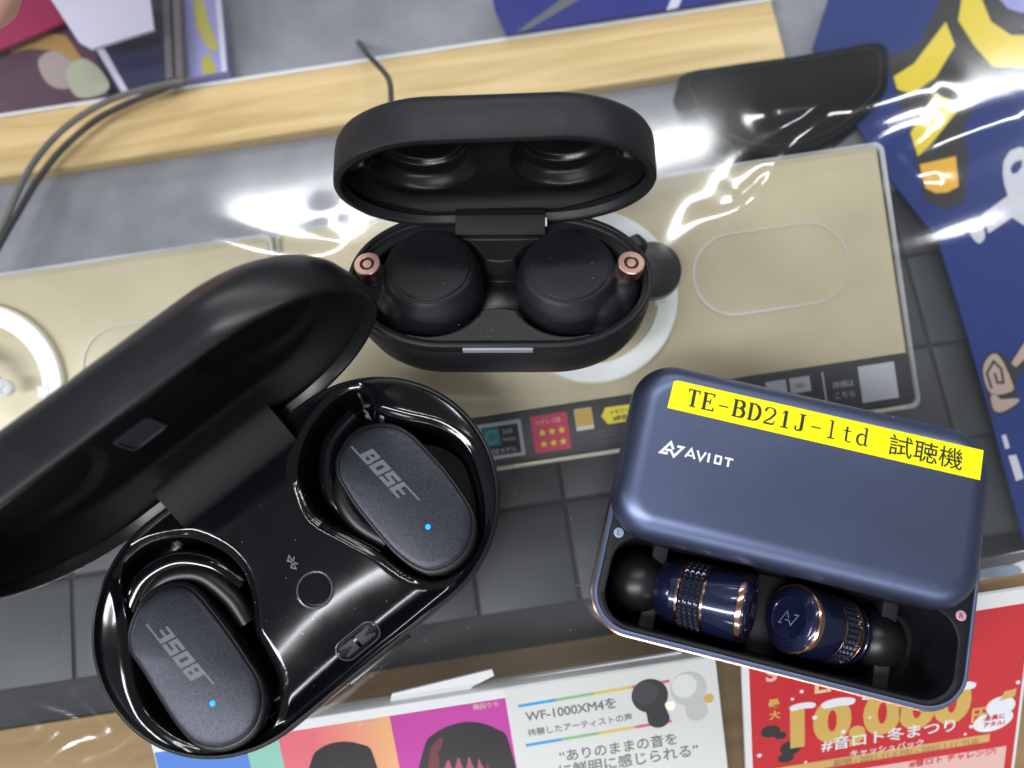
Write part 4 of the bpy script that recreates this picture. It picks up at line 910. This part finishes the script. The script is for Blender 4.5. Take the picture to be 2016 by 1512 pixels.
def aviot_bud(side, fx, fy, fz, th, label):
    rot = Matrix.Rotation(R_(th), 4, 'Y')
    if side < 0: rot = Matrix.Rotation(math.pi, 4, 'Z') @ rot
    m = MA @ Matrix.Translation(Vector((fx, fy, fz))*S) @ rot
    r = empty('earbud', mat=m); tag(r, label, 'earbud', 'blue barrel earbuds in the sliding case')
    sp = -1 if side < 0 else 1
    obj('barrel', *lathe([(6.2, 1.1), (7.0, 1.3), (7.12, 2.2), (7.05, 7.7), (6.7, 7.9), (6.45, 8.0), (6.45, 13.2), (6.9, 13.3), (6.95, 14.6), (6.8, 14.75), (6.95, 14.9), (6.7, 16.2), (5.7, 18.4), (4.6, 19.4), (3.6, 20.2)], 96, 'x'), M['navy_gloss'], r, angle=25)
    obj('rose_ring', *lathe([(6.1, -.1), (6.75, -.12), (7.0, .1), (7.14, .6), (7.14, 1.1), (6.9, 1.3)], 96, 'x'), M['rose_gold'], r, angle=30)
    cp = obj('end_cap', *lathe([(6.55, .1), (6.5, -.28), (6.3, -.5), (5.6, -.75), (4.3, -.95), (4.15, -.85), (4.05, -.8), (.05, -.8)], 96, 'x'), M['navy_gloss'], r, angle=30)
    em = move(strokes([([(-1.5, -1.2), (-2.4, -1.3), (-.6, 1.2), (.0, -.1)], .22), ([(-.9, -.5), (.1, -.5), (.7, -1.4), (2.3, .8), (1.2, .8)], .22)], 0, .05), Matrix.Translation((-.86, 0, 0)) @ Matrix.Rotation(R_(-90), 4, 'Y') @ Matrix.Rotation(R_(0 if side > 0 else 180), 4, 'Z'))
    obj('emblem', *em, mat('emblem_ink', (.17, .18, .27), .4), cp, smooth=False)
    obj('microphone_hole', *move(lathe([(.38, -.12), (.38, -.02), (.05, -.02)], 20, 'x'), Matrix.Translation((-.78, .6, 4.95))), M['dark_hole'], cp)
    for s0, wd in ((7.75, .5), (13.0, .5)):
        obj('thin_gold_ring', *lathe([(6.7, s0-.12), (7.08, s0), (7.1, s0+wd*.5), (7.08, s0+wd), (6.6, s0+wd+.1)], 96, 'x'), M['rose_gold'], r, angle=30)
    obj('knurled_ring', *knurl(6.5, 7.05, 8.3, 12.95), M['knurl'], r, smooth=False)
    tp = move(lathe([(2.4, -1), (3.2, 0), (5.4, 1.2), (6.3, 3.2), (6.5, 5.0), (6.1, 7), (5.0, 9), (3.4, 10.2), (2.2, 10.6), (1.9, 10.0), (1.7, 8)], 64, 'x'), Matrix.Translation((18.6, 0, 0)) @ Matrix.Rotation(R_(-th*.95), 4, 'Y'))
    obj('ear_tip', *tp, M['rubber'], r, angle=60)
aviot_bud(-1, -5.6, -37.6, 15.6, 24, 'left blue barrel earbud with knurled band lying in the sliding case')
aviot_bud(1, 3.0, -37.4, 16.4, 33, 'right blue barrel earbud facing up with emblem on its round end cap')

# ------------------------------------------------------------------ fingertip of the photographer's other hand
def hand():
    tipx, tipy = at(34, 40, 22)[:2]
    base = np.array([tipx, tipy, 22.0])
    # directions: finger comes from the upper left, off the frame
    d = np.array([-.62, .75, .18]); d /= np.linalg.norm(d); side = np.array([.75, .62, 0.]); side /= np.linalg.norm(side); up = np.cross(side, d)
    if up[2] < 0: up = -up
    V = []; Ed = []; Rd = []
    def add(p, r_, prev):
        V.append(p); Rd.append(r_)
        if prev is not None: Ed.append((prev, len(V)-1))
        return len(V)-1
    palm = base+d*95+up*14
    ip = add(palm, 22, None); wr = add(palm+d*45-up*4, 20, ip); add(palm+d*110-up*6, 24, wr)
    for k, (off, ln, curl) in enumerate(((0, 1.0, 0), (17, 1.06, 3), (33, 1.0, 5), (47, .82, 8))):
        kn = add(palm-d*28+side*(off-22)*1.0+up*4, 11.5-.6*k, ip)
        tip_t = base+side*(off)*.95+d*(95*(1-ln))*.4
        j1 = add(V[kn]*.55+tip_t*.45+up*(9-curl), 9.2-.4*k, kn); j2 = add(V[kn]*.22+tip_t*.78+up*5, 8.2-.4*k, j1); add(tip_t, 7.2-.4*k, j2)
    t0 = add(palm-side*26+d*6-up*3, 12, ip); t1 = add(palm-side*40-d*22-up*6, 10, t0); add(palm-side*42-d*45-up*8, 8, t1)
    me = bpy.data.meshes.new('hand'); me.from_pydata([tuple(v*S) for v in V], Ed, [])
    o = bpy.data.objects.new('hand', me); C.objects.link(o); me.materials.append(M['skin'])
    sk = o.modifiers.new('skin', 'SKIN'); sk.use_smooth_shade = True
    for i, v in enumerate(me.skin_vertices[0].data): v.radius = (Rd[i]*S, Rd[i]*S*.9); v.use_root = (i == 0)
    sb = o.modifiers.new('sub', 'SUBSURF'); sb.levels = 2; sb.render_levels = 2
    tag(o, 'pink fingertip of a hand reaching in at the top left corner', 'hand')
hand()

# ------------------------------------------------------------------ lint and dust
def lint():
    parts = []
    def fibre(mx, x, y, z, L_):
        a_ = rng.uniform(0, 6.28); b_ = a_+rng.uniform(-1.2, 1.2)
        p = [(x, y, z), (x+L_*math.cos(a_), y+L_*math.sin(a_), z+.02), (x+L_*(math.cos(a_)+math.cos(b_)), y+L_*(math.sin(a_)+math.sin(b_)), z)]
        q = [np.array(mx @ Vector([v*S for v in w_]))/S for w_ in p]; parts.append(tube(q, rng.uniform(.012, .026), 4))
    for k in range(9):
        sg = -1 if k % 2 else 1; r0 = 8*math.sqrt(rng.uniform()); t = rng.uniform(0, 6.28)
        fibre(MS, sg*14.9+r0*math.cos(t), 2+r0*math.sin(t), 2.15-.28*(r0/8.3)**2, rng.uniform(.03, .22))
    for k in range(9): fibre(MS, rng.uniform(-9, 9), rng.uniform(-14.5, -10.5), -1.25, rng.uniform(.03, .2))
    for k in range(30):
        x, y = rng.uniform(-13, 13), rng.uniform(-22, 17)
        fibre(MB_, x, y, zB(x, y)+.02, rng.uniform(.02, .16))
    for k in range(16): fibre(MA, rng.uniform(-32, 30), rng.uniform(-24, 1), 26.04, rng.uniform(.03, .12))
    I4 = Matrix.Identity(4)
    for k in range(70): p = at(rng.uniform(0, 2016), rng.uniform(700, 1512), 0); fibre(I4, p[0], p[1], .02, rng.uniform(.04, .35))
    o = obj('lint', *join(*parts), M['white_card']); tag(o, 'fine pale lint and dust specks scattered over the cases and film', 'lint', kind='stuff')
lint()
